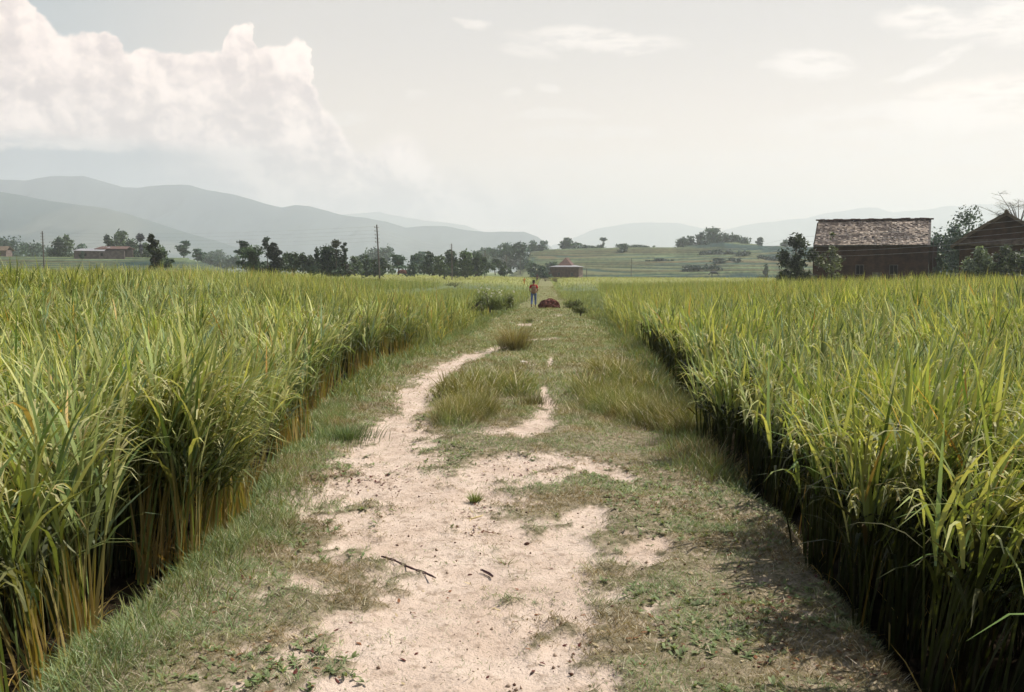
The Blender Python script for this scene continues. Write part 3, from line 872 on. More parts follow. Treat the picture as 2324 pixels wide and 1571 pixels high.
clod('stone', 1186, 826, .07, solid_mat('pale_stone', (.5, .45, .4), (.6, .55, .48), 9, .8), 'pale flat stone half buried behind the middle grass island', 'stone', 3, .4)
clod('stone', 1206, 833, .05, bpy.data.materials['pale_stone'], 'smaller whitish stone just right of the pale flat stone', 'stone', 4, .4)
p = on_path(1068, 1190); mb = MB()
for pts, r in (([(0, 0, .006), (.03, .03, .014), (.07, .045, .02), (.085, .07, .024)], [.004, .006, .006, .002]), ([(0, 0, .006), (-.004, -.05, .008)], [.004, .002]), ([(.03, .03, .012), (.0, .02, .01), (-.03, .035, .006)], [.003, .004, .002])):
    mb.tube(pts, r, 5)
o = mb.build('dry_leaf', M_yleaf, smooth=True); o.location = p
tag(o, 'curled yellow dry leaf lying below the small green tuft', 'leaf')

# ------------------------------------------------------------------ hills and mountains
def hill_mat(name, c_rice, c_bank, c_dark):
    m, q, bs, out = new_mat(name)
    a = q.n('ShaderNodeAttribute'); a.attribute_name = 'tint'
    geo = q.n('ShaderNodeNewGeometry'); n = q.noise(geo.outputs['Position'], .5, 4, .6)
    f = q.mr(n, .3, .7, .75, 1.25)
    q.set(bs.inputs['Base Color'], q.mix(1.0, a.outputs['Color'], q.xyz(f, f, f), 'MULTIPLY')); bs.inputs['Roughness'].default_value = .95
    bs.inputs['Specular IOR Level'].default_value = .05
    return m
M_hill = hill_mat('terrace_green', 0, 0, 0)


def terraces(name, prof, Y0, Y1, yb, step, seedn, extra_dark=()):
    """a terraced slope: prof = ridge line seen [(px, py)], foot at depth Y0, ridge at depth Y1"""
    pxs = np.array([p[0] for p in prof], float); pys = np.array([p[1] for p in prof], float)
    nu, nv = 420, 420
    uu = np.linspace(pxs[0], pxs[-1], nu); top = np.interp(uu, pxs, pys)
    V = []; C = []
    v = np.linspace(0, 1, nv)
    Yv = Y0 + (Y1 - Y0) * v
    tops = np.array([at(a, b_, Y1) for a, b_ in zip(uu, top)])
    for j in range(nv):
        Yj = Yv[j]; xj = tops[:, 0] * (Yj / Y1) ** .9
        z0 = float(P(300)) - .3
        H = tops[:, 2] - z0
        vv = np.clip(v[j] / .92, 0, 1)
        zc = z0 + H * (vv ** 1.05) + (fbm(xj * .02, np.full(nu, Yj * .02), 3, seedn) - .5) * H * .22 * np.sin(np.pi * vv)
        if v[j] > .92: zc = z0 + H * (1 - .4 * ((v[j] - .92) / .08))
        st = step * (1 + .35 * (fbm(xj * .006, np.full(nu, Yj * .006), 2, seedn + 3) - .5))
        warp = fbm(xj * .012, np.full(nu, Yj * .02), 3, seedn + 9) * 3
        q_ = zc / st + warp; fr = q_ - np.floor(q_)
        z = (np.floor(q_) - warp + sst(.84, 1.0, fr)) * st
        z = np.where(vv <= .01, z0 - .6, z)
        pick = vnoise(xj * .02 + np.floor(q_) * 7.3, np.floor(q_) * 3.1, seedn + 5)
        dark = fbm(xj * .014, zc * .30, 3, seedn + 7)
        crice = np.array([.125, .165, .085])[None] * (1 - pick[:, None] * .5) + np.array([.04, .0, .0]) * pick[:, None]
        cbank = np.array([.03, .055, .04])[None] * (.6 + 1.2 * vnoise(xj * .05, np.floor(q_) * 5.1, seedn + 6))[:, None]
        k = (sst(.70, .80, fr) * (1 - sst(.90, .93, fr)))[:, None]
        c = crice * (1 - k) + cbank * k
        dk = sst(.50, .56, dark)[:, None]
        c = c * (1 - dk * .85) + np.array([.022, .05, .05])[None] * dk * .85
        for (a0, b0, a1, b1) in extra_dark:
            pass
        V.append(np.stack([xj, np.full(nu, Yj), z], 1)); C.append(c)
    V = np.concatenate(V); C = np.concatenate(C)
    idx = np.arange(nu * nv).reshape(nv, nu)
    q4 = np.stack([idx[:-1, :-1], idx[:-1, 1:], idx[1:, 1:], idx[1:, :-1]], -1).reshape(-1, 4)
    return tag(mesh_np(name, V, q4, M_hill, tint=C), kind='structure')


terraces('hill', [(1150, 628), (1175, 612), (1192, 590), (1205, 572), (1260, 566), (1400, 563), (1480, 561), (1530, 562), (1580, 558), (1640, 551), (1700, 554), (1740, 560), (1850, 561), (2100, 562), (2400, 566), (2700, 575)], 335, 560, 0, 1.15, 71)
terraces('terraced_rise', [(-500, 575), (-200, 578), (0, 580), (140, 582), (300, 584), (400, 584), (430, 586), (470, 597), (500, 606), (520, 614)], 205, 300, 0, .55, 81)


def mountain(name, prof, Yd, depth, seedn, c1, c2, spur=.55):
    pxs = np.array([p[0] for p in prof], float); pys = np.array([p[1] for p in prof], float)
    nu, nv = 500, 70
    uu = np.linspace(pxs[0], pxs[-1], nu); top = np.interp(uu, pxs, pys)
    T = np.array([at(a, b_, Yd) for a, b_ in zip(uu, top)])
    H = T[:, 2] + 4
    H = H * (1 + .05 * (fbm(T[:, 0] * .006, T[:, 0] * 0, 4, seedn) - .5))
    V = []
    for j, v in enumerate(np.linspace(-.25, 1, nv)):
        if v < 0:
            y = Yd - v * depth * .6; z = H * (1 + v * 2.5) - 4; x = T[:, 0] * y / Yd
        else:
            y = Yd - v * depth; x = T[:, 0] * (y / Yd) ** .6
            rid = 1 - np.abs(fbm(x * .0022 + 5, np.full(nu, y * .0011), 5, seedn + 2, .55) * 2 - 1)
            rid2 = np.abs(fbm(x * .006 + v * .8, np.full(nu, y * .002), 4, seedn + 4) * 2 - 1)
            z = H * ((1 - v) ** 1.25) - 4 - spur * H * np.sin(np.pi * min(v * 1.0, 1)) * (rid * .6 + rid2 * .5 - .35)
            if v >= .999: z = z * 0 - 12
        V.append(np.stack([x, np.full(nu, y), z], 1))
    V = np.concatenate(V)
    idx = np.arange(nu * nv).reshape(nv, nu)[::-1]
    q4 = np.stack([idx[:-1, :-1], idx[:-1, 1:], idx[1:, 1:], idx[1:, :-1]], -1).reshape(-1, 4)
    n = fbm(V[:, 0] * .002, V[:, 1] * .002, 4, seedn + 6)[:, None]; scar = sst(.60, .72, fbm(V[:, 0] * .004, V[:, 1] * .0015, 4, seedn + 8))[:, None]
    C = np.array(c1) * (1 - n) + np.array(c2) * n
    C = C * (1 - scar * .3) + np.array([.20, .19, .15]) * scar * .3
    return tag(mesh_np(name, V, q4, M_hill, tint=C, smooth=True), kind='structure')


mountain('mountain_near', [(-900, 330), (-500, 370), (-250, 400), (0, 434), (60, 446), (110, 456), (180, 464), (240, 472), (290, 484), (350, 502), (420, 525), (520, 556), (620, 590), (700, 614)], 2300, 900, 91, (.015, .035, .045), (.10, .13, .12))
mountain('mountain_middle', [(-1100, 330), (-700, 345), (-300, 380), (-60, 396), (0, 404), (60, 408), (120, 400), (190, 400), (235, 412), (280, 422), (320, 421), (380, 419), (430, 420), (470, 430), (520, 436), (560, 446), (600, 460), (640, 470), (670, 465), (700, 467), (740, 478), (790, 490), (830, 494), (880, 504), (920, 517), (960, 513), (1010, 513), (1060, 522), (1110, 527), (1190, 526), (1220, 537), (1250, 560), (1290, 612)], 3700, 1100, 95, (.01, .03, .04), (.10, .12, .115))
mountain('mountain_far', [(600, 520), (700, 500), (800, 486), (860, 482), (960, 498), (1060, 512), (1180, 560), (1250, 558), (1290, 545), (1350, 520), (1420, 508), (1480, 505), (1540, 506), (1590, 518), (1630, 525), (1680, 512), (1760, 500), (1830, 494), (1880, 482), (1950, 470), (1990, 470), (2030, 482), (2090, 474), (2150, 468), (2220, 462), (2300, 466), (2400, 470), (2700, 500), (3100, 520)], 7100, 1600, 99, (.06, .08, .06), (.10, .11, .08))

# ------------------------------------------------------------------ trees
def crown_mesh(lumps, n, leaf, dark, light, trunk_top=None, flat=1.0):
    """leaf clumps spread through a set of lumps (x,y,z,rx,ry,rz), local coordinates"""
    L = np.array(lumps); vol = L[:, 3] * L[:, 4] * L[:, 5]; vol = vol ** .75
    k = rng.choice(len(L), n, p=vol / vol.sum()); l = L[k]
    d = rng.normal(0, 1, (n, 3)); d /= np.linalg.norm(d, axis=1)[:, None]
    r = np.where(rng.random(n) < .6, rng.random(n) ** .5, np.abs(rng.normal(0, .85, n)).clip(0, 1.35))
    p = l[:, :3] + d * l[:, 3:6] * r[:, None]
    a = rng.normal(0, 1, (n, 3)); a[:, 2] *= flat; a /= np.linalg.norm(a, axis=1)[:, None]
    bb = np.cross(a, rng.normal(0, 1, (n, 3))); bb /= np.linalg.norm(bb, axis=1)[:, None]
    s = leaf * U(.5, 1.25, n)[:, None]
    V = np.stack([p - a * s * .9, p - bb * s * .42, p + a * s * .9, p + bb * s * .42], 1).reshape(-1, 3)
    Fq = np.arange(n * 4).reshape(n, 4)
    t = rng.random((n, 1)); lum = (np.array([random.uniform(.75, 1.25) for _ in L])[k])[:, None]
    C = (np.array(dark) * (1 - t) + np.array(light) * t) * lum
    return V, Fq, np.repeat(C, 4, 0)


TREE_N = [0]
def tree(px, top, bas, w, Yd, style, label, name='tree', group=None, n=None, col=None, parent_part=True, ground=None):
    TREE_N[0] += 1
    if px < 465 and 180 <= Yd <= 265: Yd *= 1.42
    if style in ('round', 'tall', 'spindly') and Yd > 100: w *= 1.35
    if style == 'round' and Yd > 100: bas += 2
    rs = random.Random(TREE_N[0] * 31 + 5)
    B = at(px, bas, Yd); T = at(px, top, Yd)
    W = w / F * Yd; base_z = B.z if ground is None else ground
    H = T.z - base_z
    cat = {'bush': 'bush', 'bamboo': 'bamboo', 'flower': 'bush'}.get(style, 'tree')
    root = empty(name, (B.x, Yd, base_z), label, cat, group)
    d_, l_ = col or ((.035, .06, .028), (.095, .135, .055))
    leaf = max(.11, Yd / 996 * 1.5) if style not in ('bush', 'flower') else max(.05, Yd / 996 * 1.1)
    leaf = min(leaf * (1.35 if Yd > 100 else 2.0), W * .16)
    lumps = []; mb = MB()
    hw = W / 2
    if style == 'round':
        c0, cz = .30, .64
        for i in range(int(9 + 6 * rs.random())):
            a = rs.uniform(0, 6.28); rr = rs.uniform(.1, .72) * hw; zz = rs.uniform(.30, .86)
            k = 1 - abs(zz - .55) * .9
            s = rs.uniform(.26, .46) * hw * 1.1
            lumps.append((math.cos(a) * rr * k, math.sin(a) * rr * k, zz * H, s, s, s * .8))
        lumps.append((rs.uniform(-.2, .2) * hw, 0, H * .86, hw * .42, hw * .42, H * .13)); lumps.append((0, 0, H * .40, hw * .8, hw * .8, H * .30))
        for i in range(5): lumps.append((rs.uniform(-.6, .6) * hw, rs.uniform(-.4, .4) * hw, H * rs.uniform(.05, .25), hw * .7, hw * .6, H * .18))
    elif style == 'tall':
        for i in range(12):
            zz = .06 + .88 * i / 11; k = (1 - abs(zz - .45) * .8)
            s = rs.uniform(.38, .6) * hw * k
            lumps.append((rs.uniform(-.5, .5) * hw * k, rs.uniform(-.5, .5) * hw * k, zz * H, s, s, H * .085))
    elif style == 'spindly':
        for i in range(7):
            zz = .35 + .62 * i / 6; s = hw * rs.uniform(.3, .75)
            lumps.append((rs.uniform(-.45, .45) * hw, rs.uniform(-.3, .3) * hw, zz * H, s, s, H * .05))
    elif style == 'pollard':
        lumps = [(0, 0, H * .86, hw, hw, H * .13), (rs.uniform(-.3, .3) * hw, 0, H * .76, hw * .6, hw * .6, H * .08), (0, 0, H * .4, hw * .35, hw * .35, H * .2)]
    elif style == 'row':
        for i in range(16):
            zz = rs.uniform(.2, .82); s = rs.uniform(.14, .26) * hw
            lumps.append((rs.uniform(-.85, .85) * hw, rs.uniform(-.4, .4) * hw, zz * H, s, s, H * rs.uniform(.12, .2)))
        lumps.append((0, 0, H * .35, hw * .9, hw * .4, H * .35))
    elif style in ('bush', 'flower'):
        for i in range(26):
            a = rs.uniform(0, 6.28); rr = rs.uniform(0, .85) * hw; zz = rs.uniform(.1, .85) * (1.1 - .5 * rr / hw) if i % 2 else rs.uniform(.05, .4); s = rs.uniform(.12, .30) * hw
            lumps.append((math.cos(a) * rr, math.sin(a) * rr, zz * H, s, s, min(s, H * .3)))
    elif style == 'thin':
        pass
    nn = n or int(min(5200, max(350, 7.0 * W * H / (leaf * leaf * .5))))
    if style == 'bamboo':
        # arching culms carrying drooping leaf plumes
        b_ = Batch(); nc = 34
        for i in range(nc):
            a = rs.uniform(0, 6.28); ln = rs.uniform(.05, 1.0); hgt = H * rs.uniform(.65, 1.0); reach = hw * ln * 1.05
            pts = []
            for j in range(9):
                t = j / 8
                pts.append(Vector((math.cos(a) * (.1 * hw + reach * t ** 1.9), math.sin(a) * (.1 * hw + reach * t ** 1.9), hgt * (math.sin(t * 1.45) / math.sin(1.45)) * (1 - .18 * ln * t ** 4))))
            mb.tube(pts, [.05 * (1 - .8 * j / 8) for j in range(9)], 5, False)
            m_ = 46; tt = rng.uniform(.3, 1.0, m_)
            pp = np.array([pts[min(7, int(t * 8))].lerp(pts[min(8, int(t * 8) + 1)], t * 8 - int(t * 8)) for t in tt])
            lsz = Yd / 996
            b_.add(*blades(pp + rng.normal(0, .12, (m_, 3)), U(0, 6.28, m_), U(.5, 1.4, m_), U(.6, 1.5, m_), U(.35, .8, m_), U(.10, .20, m_) + lsz * .5, 2, jit(d_, m_), jit(l_, m_), 'leaf', 1.5))
        V, Fq, C = crown_mesh([(0, 0, H * .35, hw * .5, hw * .5, H * .33)], 700, .25, d_, l_); b_.add(V, Fq, C)
        cr = b_.build('crown', M_tree); cr.parent = root
        st = mb.build('culms', M_bark, root); return root
    # trunk and limbs
    tr = max(.05, min(.30, W * .035)) * (1.0 if style != 'bush' else .5)
    fork = {'pollard': .8, 'spindly': .6, 'tall': .6}.get(style, .38) * H
    mb.tube([(0, 0, -.4), (rs.uniform(-.05, .05) * W, 0, fork * .5), (rs.uniform(-.05, .05) * W, 0, fork)], [tr * 1.3, tr, tr * .75], 8)
    for l in rs.sample(lumps, min(6, len(lumps))):
        e = Vector(l[:3]); s0 = Vector((0, 0, fork * rs.uniform(.7, 1)))
        mb.tube([s0, s0.lerp(e, .5) + Vector((0, 0, .06 * H)), e], [tr * .55, tr * .35, tr * .12], 5, False)
    V, Fq, C = crown_mesh(lumps, nn, leaf, d_, l_)
    cr = mesh_np('crown', V, Fq, M_tree, tint=C); cr.parent = root
    mb.build('trunk', M_bark, root)
    return root


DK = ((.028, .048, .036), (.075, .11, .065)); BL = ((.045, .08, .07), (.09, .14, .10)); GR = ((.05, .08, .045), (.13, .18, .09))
GW = 'trees along the far left edge of the fields'
# beyond the left terraces
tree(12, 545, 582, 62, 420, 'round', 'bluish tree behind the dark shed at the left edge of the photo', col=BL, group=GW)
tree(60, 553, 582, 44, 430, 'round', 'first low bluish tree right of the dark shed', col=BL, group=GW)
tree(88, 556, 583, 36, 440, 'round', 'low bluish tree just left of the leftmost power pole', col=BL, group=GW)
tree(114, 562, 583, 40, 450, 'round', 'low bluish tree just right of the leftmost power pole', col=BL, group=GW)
tree(136, 540, 583, 32, 215, 'round', 'dark rounded tree, left one of the pair beside the farmhouse', col=DK)
tree(153, 534, 582, 28, 225, 'tall', 'taller grey green tree, right one of the pair beside the farmhouse', col=GR)
tree(186, 552, 582, 30, 260, 'round', 'pale tree showing above the left end of the farmhouse roof', col=BL)
tree(187, 566, 588, 15, 185, 'bush', 'small dark bush growing on the terrace below the farmhouse wall', name='bush', col=DK)
tree(246, 534, 584, 24, 212, 'tall', 'slim dark tree rising over the right end of the red roof', col=DK)
tree(272, 525, 584, 42, 222, 'round', 'tallest feathery green tree in the cluster right of the farmhouse', col=GR)
tree(300, 541, 585, 40, 214, 'round', 'rounded dark tree in the middle of the farmhouse cluster', col=DK)
tree(320, 531, 585, 15, 208, 'pollard', 'slim tree with a small purple dark ball top right of the farmhouse cluster', col=((.03, .03, .05), (.06, .06, .09)))
tree(332, 550, 585, 22, 216, 'round', 'small round tree between the ball topped tree and the ivy column tree', col=GR)
tree(350, 533, 612, 32, 118, 'tall', 'close tall tree like a dark ivy column standing in the rice edge', col=((.02, .025, .016), (.055, .07, .035)))
tree(368, 556, 600, 26, 135, 'round', 'greyer tree tucked against the right side of the ivy column tree', col=GR)
tree(382, 583, 606, 26, 125, 'bush', 'low dark bush right of the ivy column tree', name='bush', col=DK)
tree(417, 549, 592, 26, 330, 'spindly', 'lone open bluish tree with a leaning stem right of the terraces', col=BL)
tree(449, 567, 600, 24, 300, 'spindly', 'shorter lone bluish tree right of the leaning one', col=BL)
for i, (x, t, w) in enumerate(((476, 578, 40), (505, 584, 36), (532, 582, 34), (488, 570, 50))):
    tree(x, t, 607, w, (520, 500, 480, 760)[i], 'round', ('hazy low tree first beyond the terrace end', 'hazy low tree second beyond the terrace end', 'hazy low tree touching the bamboo clump', 'palest distant tree behind the hazy low ones')[i], col=BL)
# mid distance row
tree(575, 556, 622, 62, 150, 'bamboo', 'arching bamboo clump with drooping fronds at the left end of the middle tree row', name='bamboo', col=((.03, .06, .025), (.10, .16, .06)))
tree(552, 549, 600, 26, 165, 'spindly', 'thin forked top tree sticking up left of the bamboo fronds', col=BL)
tree(622, 553, 622, 36, 142, 'tall', 'dense near black column tree right of the bamboo clump', col=((.014, .02, .014), (.04, .055, .03)))
tree(608, 541, 600, 20, 150, 'spindly', 'ragged leaning top poking over the near black column tree', col=DK)
tree(668, 569, 620, 62, 160, 'row', 'broad grey green leafy mass between the column tree and the ball topped tall tree', col=GR)
tree(705, 572, 620, 46, 158, 'row', 'darker half of the broad leafy mass, towards the ball topped tall tree', col=((.03, .045, .03), (.10, .13, .075)))
tree(720, 562, 600, 14, 156, 'tall', 'narrow pointed tree rising from the broad leafy mass', col=DK)
tree(748, 556, 620, 48, 150, 'round', 'large dark tree with gaps under the ball shaped top', col=DK)
tree(763, 545, 600, 17, 149, 'pollard', 'ball shaped top on a thin stem above the large dark tree', col=((.03, .035, .025), (.07, .07, .045)))
tree(775, 580, 620, 34, 152, 'round', 'reddish dark low tree at the foot of the ball topped tall tree', col=((.03, .025, .025), (.06, .06, .04)))
tree(781, 552, 618, 11, 151, 'spindly', 'very thin tufted tree right of the ball topped tall tree', col=DK)
tree(806, 580, 620, 26, 190, 'round', 'small grey green tree first left of the tall power pole', col=GR)
tree(830, 578, 620, 30, 195, 'round', 'bushy dark tree second left of the tall power pole', col=DK)
tree(852, 586, 620, 20, 190, 'round', 'dark tree directly behind the tall power pole', col=DK)
tree(868, 585, 620, 20, 200, 'round', 'dark tree just right of the tall power pole', col=DK)
tree(890, 600, 620, 22, 205, 'bush', 'low bush right of the tall power pole', name='bush', col=GR)
tree(904, 580, 620, 32, 215, 'spindly', 'pale open tree with a forked trunk above the brown heap', col=BL)
tree(862, 562, 598, 54, 560, 'round', 'pale blue distant tree mass behind the tall power pole', col=BL)
tree(820, 580, 602, 40, 540, 'round', 'pale blue distant tree left of the distant mass behind the pole', col=BL)
tree(940, 577, 620, 30, 225, 'round', 'grey tree right of the brown heap', col=BL)
tree(958, 572, 604, 30, 320, 'tall', 'hazy slim tree behind the gap in the middle row', col=BL)
tree(975, 571, 621, 28, 205, 'tall', 'dark trunked tree at the left of the dense middle wood', col=DK)
tree(998, 580, 621, 34, 210, 'round', 'bushy grey tree within the dense middle wood left of the second pole', col=GR)
tree(1022, 566, 621, 30, 212, 'round', 'dark spreading tree right behind the second pole', col=DK)
tree(1052, 569, 621, 36, 220, 'round', 'round topped grey green tree right of the second pole', col=GR)
tree(1080, 574, 621, 34, 222, 'round', 'darker tree at the right of the dense middle wood', col=DK)
tree(1100, 585, 621, 22, 225, 'tall', 'slim dark tree closing the dense middle wood on the right', col=DK)
tree(1124, 590, 621, 20, 240, 'spindly', 'thin open tree first right of the dense middle wood', col=DK)
tree(1141, 594, 621, 18, 245, 'round', 'small tree second right of the dense middle wood', col=DK)
tree(1157, 606, 621, 16, 245, 'bush', 'lowest bush at the right end of the middle row', name='bush', col=DK)
for (x, w, t, Yd, lab) in ((600, 120, 588, 152, 'low thicket at the feet of the bamboo and the column tree'), (745, 110, 590, 155, 'low thicket under the ball topped tall tree'), (835, 100, 596, 200, 'low thicket around the foot of the tall power pole'),
                       (985, 90, 596, 212, 'low thicket left of the second power pole'), (1065, 110, 594, 225, 'low thicket right of the second power pole'), (315, 110, 566, 215, 'low thicket filling the farmhouse tree cluster')):
    tree(x, t, 621 if x > 500 else 586, w, Yd, 'row', lab, name='bush', col=DK)
# hazy clumps below and on the hill
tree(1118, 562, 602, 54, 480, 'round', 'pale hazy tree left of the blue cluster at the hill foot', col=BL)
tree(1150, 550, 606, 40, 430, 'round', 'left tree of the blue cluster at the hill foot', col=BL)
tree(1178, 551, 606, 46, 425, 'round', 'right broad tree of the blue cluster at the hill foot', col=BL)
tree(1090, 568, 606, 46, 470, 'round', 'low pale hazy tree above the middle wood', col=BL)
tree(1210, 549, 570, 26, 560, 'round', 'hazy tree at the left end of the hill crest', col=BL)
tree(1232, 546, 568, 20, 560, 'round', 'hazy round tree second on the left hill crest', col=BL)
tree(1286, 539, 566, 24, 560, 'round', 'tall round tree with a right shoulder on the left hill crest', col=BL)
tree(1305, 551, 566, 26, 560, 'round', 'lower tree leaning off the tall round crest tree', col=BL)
tree(1369, 540, 564, 14, 558, 'pollard', 'lone narrow flat topped tree on the hill crest', col=BL)
tree(1340, 556, 566, 60, 556, 'row', 'thin hedge of scrub on the crest left of the lone flat topped tree', name='bush', col=BL)
tree(1440, 555, 566, 90, 556, 'row', 'thin hedge of scrub on the crest right of the lone flat topped tree', name='bush', col=BL)
tree(1415, 553, 575, 18, 500, 'round', 'small tree on the upper slope below the crest scrub', col=BL)
tree(1548, 540, 564, 30, 552, 'round', 'leftmost tree of the grove on the hilltop', col=BL)
tree(1567, 535, 562, 24, 552, 'round', 'second tree of the hilltop grove from the left', col=BL)
tree(1590, 529, 562, 22, 552, 'tall', 'third slim tree of the hilltop grove', col=BL)
tree(1618, 517, 560, 44, 550, 'round', 'highest broad tree crowning the hilltop grove', col=BL)
tree(1646, 530, 556, 22, 552, 'round', 'tree right of the gap in the hilltop grove', col=BL)
tree(1668, 534, 556, 30, 552, 'round', 'rounded tree on the right of the hilltop grove', col=BL)
tree(1688, 540, 558, 24, 552, 'round', 'last low tree on the right of the hilltop grove', col=BL)
tree(1724, 539, 562, 16, 552, 'tall', 'pointed lone tree right of the hilltop grove', col=BL)
tree(1782, 545, 563, 20, 552, 'tall', 'twin topped tree on the crest just left of the near bush tree', col=BL)
for (x, y, w, h, lab) in ((1640, 586, 96, 17, 'broad dark blue scrub patch high on the terraced hill'), (1590, 618, 70, 14, 'dark scrub patch in the middle of the terraced hill'), (1652, 602, 50, 15, 'sloping dark scrub above the grazing buffalo'),
                           (1760, 594, 60, 13, 'dark scrub patch left of the near bush tree'), (1500, 598, 50, 9, 'thin dark scrub on the left part of the terraced hill')):
    Yd = 345 + (628 - y) * 3.0
    tree(x, y - h - 3, y + 2, w * 1.35, Yd, 'row', lab, name='bush', col=((.02, .045, .05), (.045, .075, .065)))
tree(1737, 600, 628, 13, 350, 'tall', 'slim dark tree at the foot of the hill right of the buffalo', col=DK)
tree(1213, 598, 630, 30, 300, 'round', 'blue green tree left of the small house over the far path', col=((.03, .06, .045), (.08, .12, .07)))
tree(1232, 603, 631, 26, 295, 'round', 'darker bushy tree at the end of the far path', col=((.02, .05, .045), (.06, .10, .06)))
tree(1253, 594, 620, 26, 330, 'round', 'dark tree half behind the small pyramid roofed house', col=BL)
# by the big houses
tree(1812, 522, 645, 112, 91, 'bush', 'dark glossy bush tree against the left corner of the big house', col=((.025, .03, .025), (.11, .13, .09)), n=4200)
tree(1886, 508, 640, 92, 93, 'bush', 'leafy vine top spreading over the left part of the big roof', name='bush', col=((.06, .07, .04), (.22, .23, .13)), n=1100)
tree(2165, 480, 640, 124, 118, 'row', 'blue green tree filling the gap between the two big houses', col=((.03, .055, .05), (.13, .19, .16)), n=5000)
tree(2198, 462, 640, 96, 112, 'round', 'taller leaning tree rising left of the gable roof', col=((.03, .05, .04), (.10, .14, .10)), n=4200)
tree(2130, 560, 640, 34, 96, 'bush', 'low bush against the right corner of the big house', name='bush', col=((.04, .06, .04), (.12, .15, .09)), n=700)
tree(2222, 540, 645, 96, 76, 'bush', 'grey green shrub in front of the gable house, left one', name='bush', col=((.06, .075, .055), (.22, .25, .18)), n=4200)
tree(2290, 548, 645, 100, 75, 'bush', 'grey green shrub in front of the gable house, middle one', name='bush', col=((.035, .045, .035), (.20, .23, .16)), n=4200)
tree(2330, 540, 640, 60, 76, 'bush', 'dark shrub in front of the gable house at the right edge', name='bush', col=((.03, .035, .025), (.15, .17, .12)), n=2200)


def thin_tree():
    B = at(2305, 620, 104); T = at(2290, 434, 104)
    root = empty('tree', (B.x, 104, B.z), 'sparse nearly bare tree with flat wispy top behind the gable roof', 'tree')
    rs = random.Random(3); mb = MB(); H = T.z - B.z; bt = Batch(); tips = []
    mb.tube([(0, 0, -.5), (.1, 0, H * .45), (.05, 0, H * .6)], [.16, .13, .11], 7)
    for i in range(15):
        a = rs.uniform(0, 6.28); rch = rs.uniform(.8, 3.6); h0 = H * rs.uniform(.45, .62); h1 = H * rs.uniform(.72, 1.0)
        s0 = Vector((.07, 0, h0)); e = Vector((math.cos(a) * rch, math.sin(a) * rch, h1)); mid = s0.lerp(e, .5) + Vector((0, 0, .25))
        mb.tube([s0, mid, e], [.05, .035, .012], 5, False)
        for k in range(5):
            s = mid.lerp(e, rs.random()); e2 = s + Vector((rs.uniform(-1, 1), rs.uniform(-1, 1), rs.uniform(.0, .5)))
            mb.tube([s, e2], [.015, .008], 4, False); tips += [s.lerp(e2, t) for t in (.4, .7, 1)]
    n = len(tips) * 14; pp = np.repeat(np.array([tuple(t) for t in tips]), 14, 0) + rng.normal(0, .16, (n, 3)) * [1, 1, .4]
    bt.add(*blades(pp, U(0, 6.28, n), U(.9, 1.8, n), U(0, .6, n), U(.12, .24, n), U(.05, .09, n), 1, jit((.07, .08, .05), n), jit((.14, .15, .10), n), 'leaf', 1.5))
    cr = bt.build('crown', M_tree); cr.parent = root
    mb.build('trunk', M_bark, root)
thin_tree()

# bushes by the path in the middle distance
def field_bush(px, bas, Yd, w, h, label, col, n, flowers=0):
    B = at(px, bas, Yd); W = w / F * Yd; H = h / F * Yd
    root = empty('bush', (B.x, Yd, B.z), label, 'bush'); b = Batch(); n = int(n * 1.3); col = (tuple(q_ * 1.5 for q_ in col[0]), tuple(q_ * 1.35 for q_ in col[1]))
    cl_ = rng.integers(0, 7, n); cxs = U(-.42, .42, 7) * W; cys = U(-.3, .3, 7) * W; chs = U(.4, 1.0, 7) * H; cws = U(.08, .2, 7) * W
    rt = np.stack([cxs[cl_] + rng.normal(0, 1, n) * cws[cl_], cys[cl_] + rng.normal(0, 1, n) * cws[cl_], rng.random(n) * chs[cl_] * .8], 1)
    b.add(*blades(rt, U(0, 6.28, n), U(.1, 1.1, n), U(.1, 1.1, n), U(.15, .42, n) * max(.5, H), U(.025, .06, n), 2, jit(col[0], n), jit(col[1], n), 'leaf', 1.5))
    cr = b.build('foliage', M_grass); cr.parent = root
    mb = MB()
    for i in range(8):
        t = random.uniform(0, 6.28); mb.tube([(0, 0, -.1), (math.cos(t) * W * .15, math.sin(t) * W * .15, H * .5), (math.cos(t) * W * .3, math.sin(t) * W * .3, H * .85)], [.02, .014, .006], 5, False)
    mb.build('stem', M_bark, root)
    if flowers:
        for i in range(flowers):
            if i == 0:
                mb = MB(); k5 = [(math.cos(t * 1.2566) * .05, math.sin(t * 1.2566) * .05, .012) for t in range(5)]
                mb.add([(0, 0, 0)] + k5, [(0, 1, 2), (0, 2, 3), (0, 3, 4), (0, 4, 5), (0, 5, 1)]); fl = mb.build('flower', M_white, root)
            else: fl = fl.copy(); COL.objects.link(fl); fl.parent = root
            fl.location = (random.uniform(-.48, .48) * W, random.uniform(-.45, .1) * W, random.uniform(.25, 1.0) * H)
            fl.rotation_euler = (random.uniform(-1.3, .3), random.uniform(-.6, .6), 0)
M_white = leaf_mat('petal', .2, .6, .2, (1, 1, .9), .1, fixed=(.72, .70, .58))
field_bush(1112, 705, 48, 62, 52, 'tall weedy bush with white flowers at the left path edge', ((.07, .09, .035), (.20, .23, .10)), 900, 34)
field_bush(1150, 700, 52, 40, 40, 'smaller flowering weed bush nearer the walking person', ((.06, .08, .03), (.20, .22, .10)), 500, 22)
field_bush(1078, 708, 46, 36, 26, 'low dark weed clump left of the flowering bush', ((.04, .04, .025), (.12, .13, .06)), 350)
field_bush(1300, 700, 50, 44, 20, 'dark weed clump right of the brown heap', ((.035, .04, .02), (.12, .14, .05)), 420)
field_bush(1318, 712, 43, 26, 17, 'small dark weed nearer the right rice corner', ((.035, .04, .02), (.13, .15, .06)), 260)
